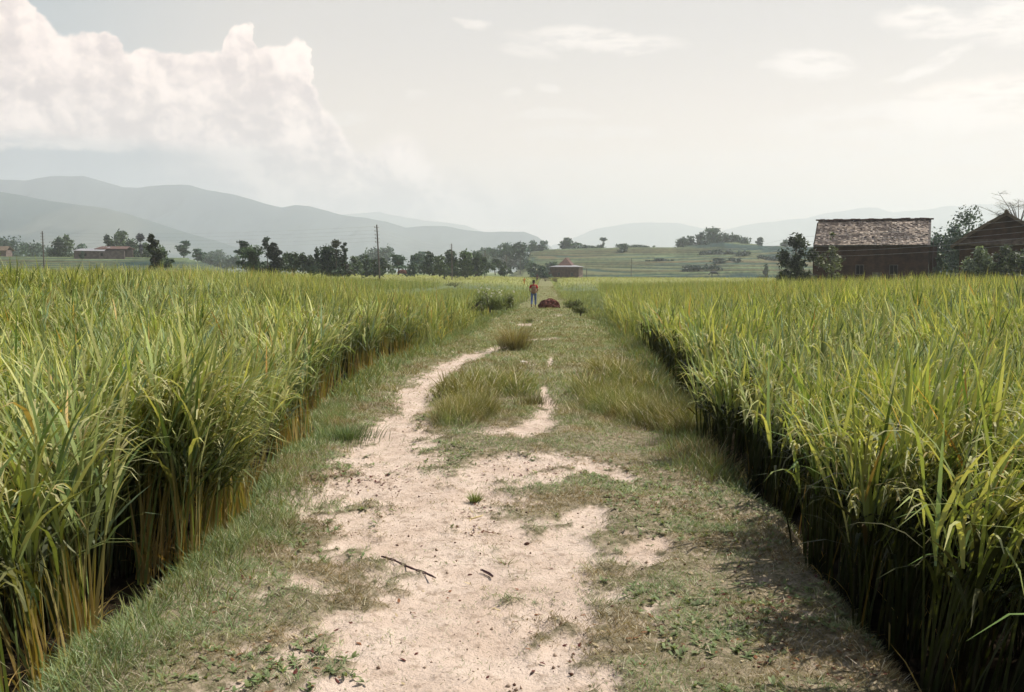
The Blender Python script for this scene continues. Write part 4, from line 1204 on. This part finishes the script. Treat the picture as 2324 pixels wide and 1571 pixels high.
field_bush(1238, 638, 170, 22, 9, 'brownish low bush beside the far path', ((.06, .05, .04), (.14, .13, .09)), 220)
field_bush(1262, 640, 150, 16, 12, 'second brownish bush where the far path narrows', ((.06, .045, .04), (.14, .12, .08)), 180)
field_bush(1032, 650, 105, 46, 12, 'dark weedy patch in the left field beneath the second pole', ((.05, .06, .03), (.14, .16, .07)), 320)

# ------------------------------------------------------------------ buildings
M_brickD = brick_mat('dark_brick', (.06, .030, .019), (.085, .042, .027), (.08, .055, .038))
M_brickG = brick_mat('grey_brick', (.13, .095, .085), (.17, .12, .11), (.15, .13, .12))
M_dark = solid_mat('dark_opening', (.01, .008, .007), (.02, .016, .014), 4)
M_tile, q, bs, out = new_mat('roof_tile')
ob_ = q.n('ShaderNodeTexCoord'); geo = q.n('ShaderNodeNewGeometry')
wn_ = q.n('ShaderNodeTexWhiteNoise', noise_dimensions='1D')
M_tile.node_tree.links.new(geo.outputs['Random Per Island'], wn_.inputs['W'])
mpr = q.n('ShaderNodeMapping'); mpr.inputs['Scale'].default_value = (.35, 1.3, 1.3); M_tile.node_tree.links.new(ob_.outputs['Object'], mpr.inputs[0])
big_ = q.noise(mpr.outputs[0], .8, 4, .6)
f_ = q.m('ADD', q.m('MULTIPLY', wn_.outputs['Value'], .40), q.m('MULTIPLY', big_, 1.25))
q.set(bs.inputs['Base Color'], q.mix(q.mr(f_, .66, 1.15), (.06, .040, .030, 1), (.36, .285, .22, 1)))
bs.inputs['Roughness'].default_value = .6; bs.inputs['Specular IOR Level'].default_value = .4
M_tin = solid_mat('tin_sheet', (.20, .20, .22), (.30, .29, .29), 1.5, .6, .3)
M_redroof = solid_mat('red_tiles', (.075, .044, .038), (.135, .075, .06), 2.5, .85, .2, .5)


def wall_with_holes(mb, x0, x1, z0, z1, y, th, holes):
    """front wall along x with rectangular openings (x0,x1,z0,z1)"""
    cuts = sorted(holes); cur = x0
    for a, b_, c, d in cuts:
        mb.box(((cur + a) / 2, y, (z0 + z1) / 2), (a - cur, th, z1 - z0))
        mb.box(((a + b_) / 2, y, (z0 + c) / 2), (b_ - a, th, c - z0)); mb.box(((a + b_) / 2, y, (d + z1) / 2), (b_ - a, th, z1 - d))
        cur = b_
    mb.box(((cur + x1) / 2, y, (z0 + z1) / 2), (x1 - cur, th, z1 - z0))


def window(root, x, z, w, h, y, mat=None):
    mb = MB(); t = .08
    for sx in (-1, 1): mb.box((x + sx * (w / 2 - t / 2), y, z), (t, .12, h - .002))
    for sz in (-1, 1): mb.box((x, y, z + sz * (h / 2 - t / 2)), (w - 2 * t, .12, t))
    mb.box((x, y, z), (.05, .08, h - 2 * t))
    fr = mb.build('window', M_wood, root)
    m2 = MB(); m2.box((x, y + .10, z), (w - .004, .03, h - .004)); m2.build('shutter', M_dark, fr)


def tiles(root, x0, x1, ylow, zlow, yhigh, zhigh, name, mat, tw=.24, th=.22):
    """one roof slope: a board plate carrying rows of single lapped tiles"""
    mb = MB(); sl = Vector((0, yhigh - ylow, zhigh - zlow)); L = sl.length; d = sl.normalized(); up = Vector((1, 0, 0)).cross(d)
    if up.z < 0: up = -up
    rows = int(L / th); cols = int((x1 - x0) / tw)
    for r_ in range(rows + 1):
        for c in range(cols):
            if random.random() < .02: continue
            x = x0 + (c + .5 + random.uniform(-.15, .15)) * tw
            o = Vector((x, ylow, zlow)) + d * (r_ * th) + up * .03
            w2 = tw * .52; a = random.uniform(-.18, .18); lift = random.uniform(.02, .06)
            ex = Vector((math.cos(a), 0, 0)) * w2 + d * math.sin(a) * w2; ey = d * th * random.uniform(1.0, 1.35)
            tlt = up * random.uniform(-.03, .03)
            mb.slab(o - ex + up * lift + tlt, o + ex + up * lift - tlt, o + ex + ey, o - ex + ey, .015)
    ro = mb.build(name, mat, root)
    m2 = MB(); a = Vector((x0, ylow, zlow)); b_ = Vector((x1, ylow, zlow))
    pl = [a, b_, b_ + sl, a + sl]
    if (pl[1] - pl[0]).cross(pl[3] - pl[0]).z < 0: pl = pl[::-1]
    m2.slab(*pl, .12); m2.build('roof_boards', M_wood, ro)
    return ro


def big_house():
    Yd = 98.0; L0 = at(1841, 635, Yd); R0 = at(2104, 635, Yd); gz = float(field(np.array(32.), np.array(Yd))) - .05
    W = R0.x - L0.x; zr = at(1980, 500, Yd + 2.5).z - gz; ze = at(1980, 556, Yd).z - gz; D = 6.0
    root = empty('house', ((L0.x + R0.x) / 2, Yd, gz), 'large dark brick house with long weathered tile roof right of the fields', 'house', rz=R(-21))
    W *= .95
    h = W / 2
    wins = [(-.55 * h * 0 - .9, ze - 2.4), (2.2, ze - 2.4)]
    mb = MB(); holes = [(x - .4, x + .4, z - .5, z + .5) for x, z in wins]
    wall_with_holes(mb, -h, h, -.5, ze + .25, .2, .4, holes)
    mb.box((0, D - .2, ze / 2 - .1), (2 * h, .4, ze + .7)); 
    for sx in (-1, 1):
        mb.box((sx * (h - .2), D / 2, ze / 2 - .1), (.396, D - .8 - .004, ze + .7))
        # gable triangle
        x = sx * (h - .2)
        vs = [(x - .19, .3, ze + .25), (x - .19, D - .3, ze + .25), (x - .19, D / 2, zr - .15), (x + .19, .3, ze + .25), (x + .19, D - .3, ze + .25), (x + .19, D / 2, zr - .15)]
        mb.add(vs, [(0, 1, 2), (5, 4, 3), (0, 3, 4, 1), (1, 4, 5, 2), (2, 5, 3, 0)])
    mb.build('wall', M_brickD, root)
    for x, z in wins: window(root, x, z, .8, 1.0, .12)
    m2 = MB(); m2.box((h - 1.0 - 3.6, -.03, ze - 3.6), (.9, .06, 1.9)); m2.build('door', M_wood, root)
    tiles(root, -h + .15, h + .1, -.55, ze - .05, D / 2, zr, 'roof', M_tile)
    tiles(root, -h + .15, h + .1, D + .55, ze - .05, D / 2, zr, 'roof', M_tile)
    m3 = MB(); n = 26
    for i in range(n):
        x = -h + .1 + (2 * h) * i / (n - 1); m3.box((x, D / 2, zr + .10 + .03 * math.sin(i * 1.7)), (2 * h / n * 1.08, .36, .14), jit=.02)
    m3.build('ridge', M_redroof, root)
    for i in range(14):
        m4 = MB(); m4.box((-h + .3 + i * (2 * h - .6) / 13, -.30, ze - .10), (.09, .55, .09)); m4.build('rafter', M_wood, root)
    m5 = MB(); m5.tube([(h + .35, .3, -.3), (h + .35, .3, ze + .4)], [.035, .03], 8); m5.build('post', M_wood, root)
    # right hand lean-to strip of the gable side, seen as the dark edge of the house
    m6 = MB(); m6.box((h + .55 - .18, D / 2 + 1.0, ze / 2), (.7, D - 2.5, ze - .3)); m6.build('annex', M_brickD, root)
big_house()


def gable_house():
    Yd = 88.0; pk = at(2284, 488, Yd); el_ = at(2166, 556, Yd); gz = float(field(np.array(45.), np.array(Yd))) - .05
    hw = pk.x - el_.x; zr = pk.z - gz; ze = el_.z - gz; D = 7.0
    root = empty('house', (pk.x, Yd, gz), 'thatched gable ended house cut off by the right edge of the photo', 'house', rz=R(-27))
    w = hw - .75
    mb = MB(); wall_with_holes(mb, -w, w, -.5, ze, .2, .4, [(-.5, .5, ze - 1.9, ze - .9)])
    mb.box((0, D - .2, ze / 2 - .25), (2 * w, .4, ze + .5))
    for sx in (-1, 1): mb.box((sx * (w - .2), D / 2, ze / 2 - .25), (.396, D - .804, ze + .5))
    zt = ze + (zr - ze) * w / hw - .1
    for y0 in (.02, D - .38):
        zs = zr + .25 - (zr - ze) * (w / hw) - .336 * (w / hw) ** 4 - .16
        pr = [(-w, ze), (w, ze), (w, zs), (0, zr + .12), (-w, zs)]
        mb.add([(a, y0, b_) for a, b_ in pr] + [(a, y0 + .36, b_) for a, b_ in pr], [(0, 1, 2, 3, 4), (9, 8, 7, 6, 5), (0, 5, 6, 1), (1, 6, 7, 2), (2, 7, 8, 3), (3, 8, 9, 4), (4, 9, 5, 0)])
    mb.build('wall', M_brickD, root)
    window(root, 0, ze - 1.4, 1.0, 1.0, .12)
    for sx in (-1, 1):
        m = MB(); nr, nc = 14, 12
        pts = {}
        for i in range(nr + 1):
            for j in range(nc + 1):
                t = i / nr; x = sx * hw * t; z = zr + .25 - (zr - ze) * t - .28 * t ** 4 * 1.2 + random.uniform(-.03, .03); y = -.7 + (D + 1.4) * j / nc
                pts[i, j] = Vector((x, y, z))
        for i in range(nr):
            for j in range(nc):
                q4 = [pts[i, j], pts[i, j + 1], pts[i + 1, j + 1], pts[i + 1, j]]
                if (q4[1] - q4[0]).cross(q4[3] - q4[0]).z < 0: q4 = q4[::-1]
                m.slab(*q4, .26)
        m.build('roof', M_thatch, root)
    m = MB()
    m.tube([(0, -.8 + .3 * i, zr + .25 + .03 * math.sin(i * 2)) for i in range(29)], .16, 7); m.build('ridge', M_thatch, root)
    # half hip hanging over the front gable
    m = MB(); m.slab((-hw * .97, -.72, ze + .05), (hw * .97, -.72, ze + .05), (hw * .80, -.1, ze + .55), (-hw * .80, -.1, ze + .55), .14); m.build('pent_roof', M_thatch, root)
gable_house()


def small_house():
    Yd = 300.0; L0 = at(1249, 629, Yd); C0 = at(1314, 629, Yd); gz = L0.z - .6
    W = C0.x - L0.x; zw = at(1280, 606, Yd).z - gz; zp = at(1288, 585, Yd + 3).z - gz; D = 7.5
    rz = R(14)
    root = empty('house', (L0.x, Yd, gz), 'small brick house with steep brown pyramid roof in the fields', 'house', rz=-rz * 0 - R(12))
    mb = MB(); wall_with_holes(mb, 0, W, 0, zw, .15, .3, [(W * .25, W * .25 + .8, .9, 2.0), (W * .72, W * .72 + .8, .9, 2.0)])
    mb.box((W / 2, D - .15, zw / 2), (W, .3, zw)); mb.box((.15, D / 2, zw / 2), (.296, D - .604, zw))
    mb.build('wall', M_brickD, root)
    m = MB()
    # right side wall with three openings, its sunlit tone painted in as lighter brick
    for y0, y1 in ((.3, 1.5), (2.2, 3.4), (4.1, 5.2), (5.9, D - .3)): m.box((W - .15, (y0 + y1) / 2, zw / 2), (.296, y1 - y0, zw))
    for y0, y1 in ((1.5, 2.2), (3.4, 4.1), (5.2, 5.9)): m.box((W - .15, (y0 + y1) / 2, .5), (.296, y1 - y0, 1.0)); m.box((W - .15, (y0 + y1) / 2, zw - .3), (.296, y1 - y0, .6))
    m.build('wall', M_brickG, root)
    for y in (1.85, 3.75, 5.55):
        m = MB(); m.box((W - .2, y, 1.0 + (zw - 1.6) / 2), (.05, .696, zw - 1.604)); m.build('window', M_dark, root)
    for x in (W * .25 + .4, W * .72 + .4): window(root, x, 1.45, .8, 1.1, .12)
    e = .5; k = .28
    m = MB()  # low pale skirt roof
    o_ = [(-e, -e, zw + .05), (W + e, -e, zw + .05), (W + e, D + e, zw + .05), (-e, D + e, zw + .05)]
    i_ = [(W * k, D * .22, zw + .55), (W * (1 - k) + .4, D * .22, zw + .55), (W * (1 - k) + .4, D * .78, zw + .55), (W * k, D * .78, zw + .55)]
    for a in range(4): m.slab(o_[a], o_[(a + 1) % 4], i_[(a + 1) % 4], i_[a], .1)
    m.build('skirt_roof', M_tin, root)
    m = MB(); ax, bx = W * .24, W * .74; z0 = zw + .45
    b_ = [(ax, D * .15, z0), (bx, D * .15, z0), (bx, D * .85, z0), (ax, D * .85, z0)]; r1 = (W * .47, D * .42, zp); r2 = (W * .53, D * .58, zp)
    m.slab(b_[0], b_[1], r1, r1, .1) if False else None
    m.add([b_[0], b_[1], b_[2], b_[3], r1, r2], [(0, 1, 4), (1, 2, 5, 4), (2, 3, 5), (3, 0, 4, 5), (3, 2, 1, 0)])
    m.build('roof', M_redroof, root)
    m = MB(); m.box((-2.6, 2.6, 1.1), (4.8, 3.6, 2.2)); m.build('annex', M_brickD, root)
    m = MB(); m.slab((-5.3, .5, 2.2), (-.05, .5, 3.0), (-.05, 4.7, 3.0), (-5.3, 4.7, 2.2), .12); m.build('annex_roof', M_thatch, root)
    m = MB(); m.tube([(W + 2.2, 1, 0), (W + 2.3, 1, 3.2)], .12, 7); m.build('post', M_wood, root)
small_house()


def farmhouse():
    Yd = 285.0; L0 = at(168, 581, Yd); R0 = at(242, 581, Yd); gz = L0.z - .9; W = R0.x - L0.x
    zw = at(200, 567, Yd).z - gz
    root = empty('farmhouse', (L0.x, Yd, gz), 'long low farmhouse with grey lean-to roof and red roof among the left trees', 'house')
    mb = MB(); wall_with_holes(mb, 0, W * 1.55, 0, zw - .3, .15, .3, [(W * .3, W * .3 + .8, .9, 1.7), (W * .8, W * .8 + .8, .9, 1.7)])
    mb.box((W * .78, 5.85, zw / 2), (W * 1.55, .3, zw + .3)); mb.box((.15, 3, zw / 2), (.296, 5.4, zw)); mb.build('wall', M_brickG, root)
    for x in (W * .3 + .4, W * .8 + .4):
        m = MB(); m.box((x, .2, 1.3), (.79, .05, .79)); m.build('window', M_dark, root)
    m = MB(); m.slab((-.5, -.6, zw - .25), (W * .95, -.6, zw - .35), (W * .80, 4.2, zw + .35), (.3, 4.2, zw + .45), .12); m.build('tin_roof', M_tin, root)
    m = MB(); m.slab((W * .50, 2.5, zw + .35), (W * 1.5, 2.5, zw + .35), (W * 1.45, 6, zw + 1.15), (W * .58, 6, zw + 1.15), .15)
    m.slab((W * .58, 6.0, zw + 1.15), (W * 1.45, 6.0, zw + 1.15), (W * 1.5, 9, zw + .3), (W * .5, 9, zw + .3), .15); m.build('red_roof', M_redroof, root)
    m = MB(); m.slab((W * .85, 3.4, zw + .62), (W * .93, 3.4, zw + .62), (W * .91, 4.9, zw + .96), (W * .86, 4.9, zw + .96), .03); m.build('patch', M_tin, root)
farmhouse()


def shed():
    Yd = 330.0; p = at(-6, 581, Yd); root = empty('shed', (p.x, Yd, p.z - .7), 'small dark brown shed cut by the left edge of the photo', 'shed')
    m = MB(); m.box((0, 2, 1.2), (6, 4, 3.0)); m.build('wall', M_brickG, root)
    m = MB(); m.slab((-3.6, -.6, 2.5), (3.6, -.6, 2.5), (3.2, 2, 4.0), (-3.2, 2, 4.0), .15); m.slab((-3.2, 2, 4.0), (3.2, 2, 4.0), (3.6, 4.6, 2.5), (-3.6, 4.6, 2.5), .15); m.build('roof', M_thatch, root)
shed()


def heap(px, bas, w, h, Yd, mat, label, name, cat, seed):
    import bmesh
    B = at(px, bas, Yd); W = w / F * Yd / 2; H = h / F * Yd
    bm = bmesh.new(); bmesh.ops.create_icosphere(bm, subdivisions=5, radius=1)
    for v in bm.verts:
        c = v.co.copy(); n = float(fbm(np.array(c.x * 3 + seed), np.array(c.y * 3 + c.z * 4), 4, seed, .6)) - .5
        k = 1 + .45 * n + .16 * (float(fbm(np.array(c.x * 11 + seed), np.array(c.y * 11 + c.z * 13), 2, seed + 1, .6)) - .5)
        v.co = Vector((c.x * W * k, c.y * W * .8 * k, max(-.1, (abs(c.z) ** .8 * (1 if c.z > 0 else -1)) * H * k * 1.0)))
    me = bpy.data.meshes.new(name); bm.to_mesh(me); bm.free(); me.materials.append(mat)
    o = bpy.data.objects.new(name, me); COL.objects.link(o); o.location = (B.x, Yd, B.z)
    return tag(o, label, cat)
M_dung = solid_mat('red_brown_manure', (.06, .022, .018), (.19, .085, .065), 7, .95, .1, 1.0, (1, 1, 1), 14)
heap(1246, 698, 48, 19, 60, M_dung, 'dark red brown heap of manure beside the walking person', 'manure_heap', 'heap', 3)
heap(913, 620, 20, 8, 210, M_dung, 'small reddish heap in front of the trees right of the tall power pole', 'haystack', 'heap', 5)

# ------------------------------------------------------------------ poles and wires
def pole(px, top, Yd, bas_z, lean, label, n_ins=5, r=.10):
    T = at(px, top, Yd); H = T.z - bas_z
    root = empty('power_pole', (T.x + lean, Yd, bas_z), label, 'power pole')
    mb = MB(); mb.tube([(0, 0, -.4), (-lean * .5, 0, H * .5), (-lean, 0, H)], [r * 1.25, r, r * .75], 9); mb.build('shaft', M_wood, root)
    out = []
    for i in range(n_ins):
        z = H - .35 - i * .45; x = -lean * z / H
        mb = MB(); mb.tube([(x - .26, 0, z), (x + .26, 0, z)], .025, 6); mb.tube([(x - .26, 0, z - .03), (x - .26, 0, z + .07), (x - .26, 0, z + .14)], [.05, .06, .03], 7)
        mb.build('insulator', M_insul, root); out.append(Vector((T.x + lean + x - .26, Yd, bas_z + z + .14)))
    return out
poles = {}
G_ = float(P(250)) - .2
poles['leftmost pole'] = pole(96, 525, 147, G_ + .3, .15, 'leftmost weathered power pole standing before the terraces')
poles['tall pole'] = pole(855, 510, 122, G_ - .2, .4, 'tall leaning power pole in the left rice field', 5, .10)
poles['second pole'] = pole(1025, 553, 207, G_, .1, 'thin power pole in front of the dense middle wood')
poles['third pole'] = pole(1101, 568, 262, G_, 0, 'faint pole at the right end of the middle wood')
poles['fourth pole'] = pole(1149, 578, 330, G_, 0, 'faint far pole fourth along the line')
poles['last pole'] = pole(1181, 585, 400, G_, 0, 'faintest far pole left of the small house')
poles['hill foot pole'] = pole(1433, 586, 325, G_ - .4, 0, 'thin pole standing at the foot of the terraced hill')
poles['bush pole'] = pole(1808, 533, 92.5, float(field(np.array(24.), np.array(90.))), 0, 'pole half hidden in the bush tree beside the big house')
poles['edge pole'] = pole(2440, 480, 74, float(field(np.array(40.), np.array(74.))), 0, 'pole just beyond the right edge carrying the near wires')
ORD = ['topmost', 'second highest', 'middle', 'second lowest', 'lowest']


def span(a, b_, sag, rad):
    for i in range(5):
        A, B = poles[a][i], poles[b_][i]; mb = MB()
        pts = [A.lerp(B, t / 16) - Vector((0, 0, sag * 4 * (t / 16) * (1 - t / 16) * (1 + .06 * i))) - A for t in range(17)]
        mb.tube(pts, rad, 5); o = mb.build('wire', M_wire); o.location = A
        tag(o, f'{ORD[i]} wire strung from the {a} to the {b_}', 'wire', 'overhead wires')
span('leftmost pole', 'tall pole', .5, 0.0072); span('tall pole', 'second pole', .7, 0.0084); span('second pole', 'third pole', 1.3, 0.012)
span('third pole', 'fourth pole', 1.5, 0.0132); span('fourth pole', 'last pole', 1.3, 0.0132)
span('bush pole', 'edge pole', .25, 0.0072); span('hill foot pole', 'bush pole', 1.5, 0.0072)


# ------------------------------------------------------------------ skinned figures
def skinned(name, verts, edges, radii, mat, parent=None, sub=2, root=0):
    me = bpy.data.meshes.new(name); me.from_pydata(verts, edges, []); me.materials.append(mat)
    o = bpy.data.objects.new(name, me); COL.objects.link(o)
    if parent: o.parent = parent
    md = o.modifiers.new('skin', 'SKIN'); md.use_smooth_shade = True
    for i, v in enumerate(me.skin_vertices[0].data):
        r = radii[i]; v.radius = (r, r) if not isinstance(r, tuple) else r
        v.use_root = (i == root)
    s = o.modifiers.new('sub', 'SUBSURF'); s.levels = sub; s.render_levels = sub
    return o
M_skin = solid_mat('skin', (.25, .13, .08), (.32, .17, .11), 12, .6, .3)
M_hair = solid_mat('hair', (.03, .015, .01), (.06, .025, .015), 40, .6, .3)
M_red = solid_mat('red_cloth', (.34, .02, .03), (.45, .04, .05), 8, .9, .1, .3)
M_jean = solid_mat('blue_denim', (.09, .13, .27), (.15, .20, .36), 9, .9, .1, .3)
M_khaki = solid_mat('khaki_canvas', (.24, .15, .10), (.32, .21, .14), 9, .9, .1, .3)
M_shoe = solid_mat('dark_leather', (.03, .03, .06), (.06, .05, .09), 9, .7, .3)
M_orange = solid_mat('orange_cloth', (.55, .18, .03), (.65, .25, .05), 9, .9, .1)
M_dkcloth = solid_mat('dark_cloth', (.05, .03, .05), (.09, .05, .08), 9, .9, .1)


def person(loc, rz, H, shirt, trous, label, step=.10, group=None):
    k = H / 1.72
    root = empty('person', loc, label, 'person', group, rz)
    S = lambda L: [(x * k, y * k, z * k) for x, y, z in L]
    # facing +Y, walking; elbows bent, hands in front
    body = S([(0, 0, .96), (0, .0, 1.15), (0, .01, 1.40), (0, .02, 1.50), (0, .035, 1.60), (0, .03, 1.68),
              (-.19, 0, 1.40), (-.27, -.05, 1.14), (-.20, .14, 1.00), (-.16, .22, 1.02),
              (.19, 0, 1.40), (.27, -.05, 1.14), (.20, .14, 1.00), (.16, .22, 1.02),
              (-.10, 0, .90), (-.11, -.06, .50), (-.12, -.26, .14), (-.12, -.16, .04),
              (.10, 0, .90), (.11, .14, .50), (.11, .16, .10), (.11, .28, .03)])
    E = [(0, 1), (1, 2), (2, 3), (3, 4), (4, 5), (2, 6), (6, 7), (7, 8), (8, 9), (2, 10), (10, 11), (11, 12), (12, 13), (0, 14), (14, 15), (15, 16), (16, 17), (0, 18), (18, 19), (19, 20), (20, 21)]
    rad = [.12, .115, .12, .052, .085, .075, .055, .042, .032, .036, .055, .042, .032, .036, .085, .056, .038, .034, .085, .056, .038, .034]
    # fingers and thumb of each hand
    for hand, sx in ((9, -1), (13, 1)):
        hx, hy, hz = body[hand]
        for j, (dx, dz, ln) in enumerate(((-.026, .0, .062), (-.009, .004, .075), (.009, .004, .072), (.026, 0, .056))):
            a = len(body); body.append((hx - sx * .02 * k + dx * k * 0 , hy + .05 * k, hz + (dx) * k)); body.append((hx - sx * (.03 + ln * .5) * k, hy + (.05 + ln * .6) * k, hz + dx * k - .02 * k))
            E += [(hand, a), (a, a + 1)]; rad += [.010, .008]
        a = len(body); body.append((hx - sx * .03 * k, hy + .01 * k, hz + .04 * k)); body.append((hx - sx * .05 * k, hy + .04 * k, hz + .055 * k)); E += [(hand, a), (a, a + 1)]; rad += [.011, .008]
    skinned('body', body, E, [r * k for r in rad], M_skin, root)
    sh = S([(0, 0, .98), (0, 0, 1.18), (0, .0, 1.38), (0, .01, 1.46), (-.18, 0, 1.41), (-.255, -.04, 1.22), (.18, 0, 1.41), (.255, -.04, 1.22)])
    skinned('shirt', sh, [(0, 1), (1, 2), (2, 3), (2, 4), (4, 5), (2, 6), (6, 7)], [r * k for r in (.145, .14, .15, .075, .085, .07, .085, .07)], shirt, root)
    tr = S([(0, 0, .98), (-.105, 0, .86), (-.112, -.06, .50), (-.12, -.25, .15), (.105, 0, .86), (.112, .14, .50), (.112, .16, .12)])
    skinned('trousers', tr, [(0, 1), (1, 2), (2, 3), (0, 4), (4, 5), (5, 6)], [r * k for r in (.14, .10, .078, .06, .10, .078, .06)], trous, root)
    hr = S([(0, .005, 1.66), (0, .02, 1.70), (0, -.01, 1.60)])
    skinned('hair', hr, [(0, 1), (0, 2)], [.088 * k, .082 * k, .075 * k], M_hair, root)
    for x, y in ((-.12, -.27), (.11, .16)):
        f_ = S([(x, y, .05), (x, y + .10, .035), (x, y + .18, .03)])
        skinned('shoe', f_, [(0, 1), (1, 2)], [r * k for r in (.048, .042, .032)], M_shoe, root)
    # face: nose, ears, eyes, mouth (turned away from the camera)
    mb = MB(); mb.tube([(0, .115 * k, 1.63 * k), (0, .140 * k, 1.605 * k)], [.008, .014], 6); mb.build('nose', M_skin, root)
    for sx in (-1, 1):
        mb = MB(); mb.tube([(sx * .085 * k, .03 * k, 1.60 * k), (sx * .095 * k, .025 * k, 1.64 * k)], [.014, .016], 6); mb.build('ear', M_skin, root)
        mb = MB(); mb.tube([(sx * .03 * k, .108 * k, 1.625 * k), (sx * .03 * k, .116 * k, 1.625 * k)], .010, 6); mb.build('eye', M_shoe, root)
    mb = MB(); mb.tube([(-.022 * k, .112 * k, 1.575 * k), (0, .119 * k, 1.572 * k), (.022 * k, .112 * k, 1.575 * k)], .005, 5); mb.build('mouth', M_red, root)
    return root


pp_ = at(1211, 698, 62.0); pz_ = float(path_z(np.array(pp_.x), np.array(62.0)))
person((pp_.x, 62.0, pz_), R(-4), 1.62, M_red, M_jean, 'person in red shirt and blue jeans walking away along the path')
# rucksack
import bmesh
bk = empty('backpack', (pp_.x, 62.0 - .20, pz_ + 1.10), 'brown khaki backpack worn by the person in red', 'backpack', rz=R(-4))
bm = bmesh.new(); bmesh.ops.create_cube(bm, size=1)
for v in bm.verts:
    v.co.x *= .32 * (1.0 if v.co.z < 0 else .8); v.co.y *= .20; v.co.z *= .46
bmesh.ops.bevel(bm, geom=bm.edges[:], offset=.05, segments=3, affect='EDGES')
me = bpy.data.meshes.new('bag'); bm.to_mesh(me); bm.free(); me.materials.append(M_khaki)
o = bpy.data.objects.new('bag', me); COL.objects.link(o); o.parent = bk
mb = MB(); mb.box((0, -.12, -.08), (.22, .06, .20)); mb.build('pocket', M_khaki, bk)
for sx in (-1, 1):
    mb = MB(); mb.tube([(sx * .11, .06, .18), (sx * .12, .20, .30), (sx * .14, .31, .12), (sx * .14, .16, -.16)], .018, 6); mb.build('strap', M_khaki, bk)
pc = at(1190, 633, 170); person((pc.x, 170, float(field(np.array(pc.x), np.array(170.))) + .15), R(20), 1.25, M_orange, M_orange, 'tiny far person in orange standing in the rice left of the path')
pd = at(1219, 640, 210); person((pd.x, 210, float(P(210))), R(180), 1.6, M_dkcloth, M_dkcloth, 'tiny far person in dark clothes coming along the path')


def cattle(px, bas, Yd, rz, k, mat, label, head_down=True, gz=None):
    B = at(px, bas, Yd)
    root = empty('cow' if mat is not M_buff else 'buffalo', (B.x, Yd, B.z if gz is None else gz), label, 'cow' if mat is not M_buff else 'buffalo', rz=rz)
    hz = .45 if head_down else 1.25
    hd = [(1.25, 0, hz + .15), (1.50, 0, hz - .08)] if head_down else [(1.15, 0, 1.35), (1.42, 0, 1.22)]
    v = [(-.75, 0, 1.08), (-.2, 0, .98), (.35, 0, 1.02), (.75, 0, 1.12), (.98, 0, .98 if head_down else 1.25)] + hd
    E = [(0, 1), (1, 2), (2, 3), (3, 4), (4, 5), (5, 6)]; rad = [.26, .33, .36, .27, .17, .14, .09]
    for sx, anchor, pts in ((1, 0, [(-.72, .15, .80), (-.62, .16, .60), (-.84, .16, .40), (-.80, .16, .04)]), (-1, 0, [(-.74, -.15, .80), (-.66, -.16, .60), (-.88, -.16, .40), (-.84, -.16, .04)]),
                            (1, 3, [(.62, .15, .78), (.62, .15, .42), (.60, .15, .04)]), (-1, 3, [(.60, -.15, .78), (.66, -.15, .42), (.66, -.15, .04)])):
        prev = anchor
        for j, p in enumerate(pts):
            v.append(p); E.append((prev, len(v) - 1)); prev = len(v) - 1; rad.append((.15, .10, .065, .055)[j] if len(pts) == 4 else (.13, .07, .055)[j])
    v = [(a * k, b_ * k, c * k) for a, b_, c in v]
    skinned('body', v, E, [r * k for r in rad], mat, root, 1)
    mb = MB(); mb.tube([(-.98 * k, 0, 1.10 * k), (-1.08 * k, 0, .8 * k), (-1.06 * k, 0, .4 * k)], [.04, .03, .05], 5); mb.build('tail', mat, root)
    for s in (-1, 1):
        mb = MB(); a = Vector(v[5]) + Vector((0, s * .09, .09)) * k; mb.tube([a, a + Vector((-.08, s * .22, .06)) * k, a + Vector((-.18, s * .26, .2)) * k], [.035 * k, .025 * k, .01], 6); mb.build('horn', M_insul, root)
        mb = MB(); a = Vector(v[5]) + Vector((-.02, s * .11, .02)) * k; mb.tube([a, a + Vector((-.04, s * .12, -.04)) * k], [.03 * k, .015], 5); mb.build('ear', mat, root)
M_buff = solid_mat('buffalo_hide', (.02, .02, .03), (.04, .04, .05), 5, .7, .3)
M_cow = solid_mat('brown_hide', (.10, .035, .02), (.16, .06, .035), 5, .8, .2)
cattle(1622, 628, 320, R(180), 1.35, M_buff, 'dark buffalo grazing below the terraced hill', True)
cattle(207, 620, 205, R(180), .62, M_cow, 'small reddish brown cow, left one standing below the terraces', True)
cattle(222, 621, 203, R(0), .78, M_cow, 'brown cow, right one standing below the terraces', True)

# ------------------------------------------------------------------ air
hz = MB(); hz.box((0, 3600, 225), (19800, 8300, 540))
M_haze = bpy.data.materials.new('haze'); M_haze.use_nodes = True
nt = M_haze.node_tree; nt.nodes.clear()
vo_ = nt.nodes.new('ShaderNodeVolumePrincipled'); ou = nt.nodes.new('ShaderNodeOutputMaterial')
vo_.inputs['Color'].default_value = (.885, .93, .98, 1); vo_.inputs['Density'].default_value = .00030; vo_.inputs['Anisotropy'].default_value = .25
nt.links.new(vo_.outputs[0], ou.inputs['Volume'])
o = hz.build('haze', M_haze)
tag(o, 'pale blue daylight haze filling the valley air', 'haze', kind='stuff')
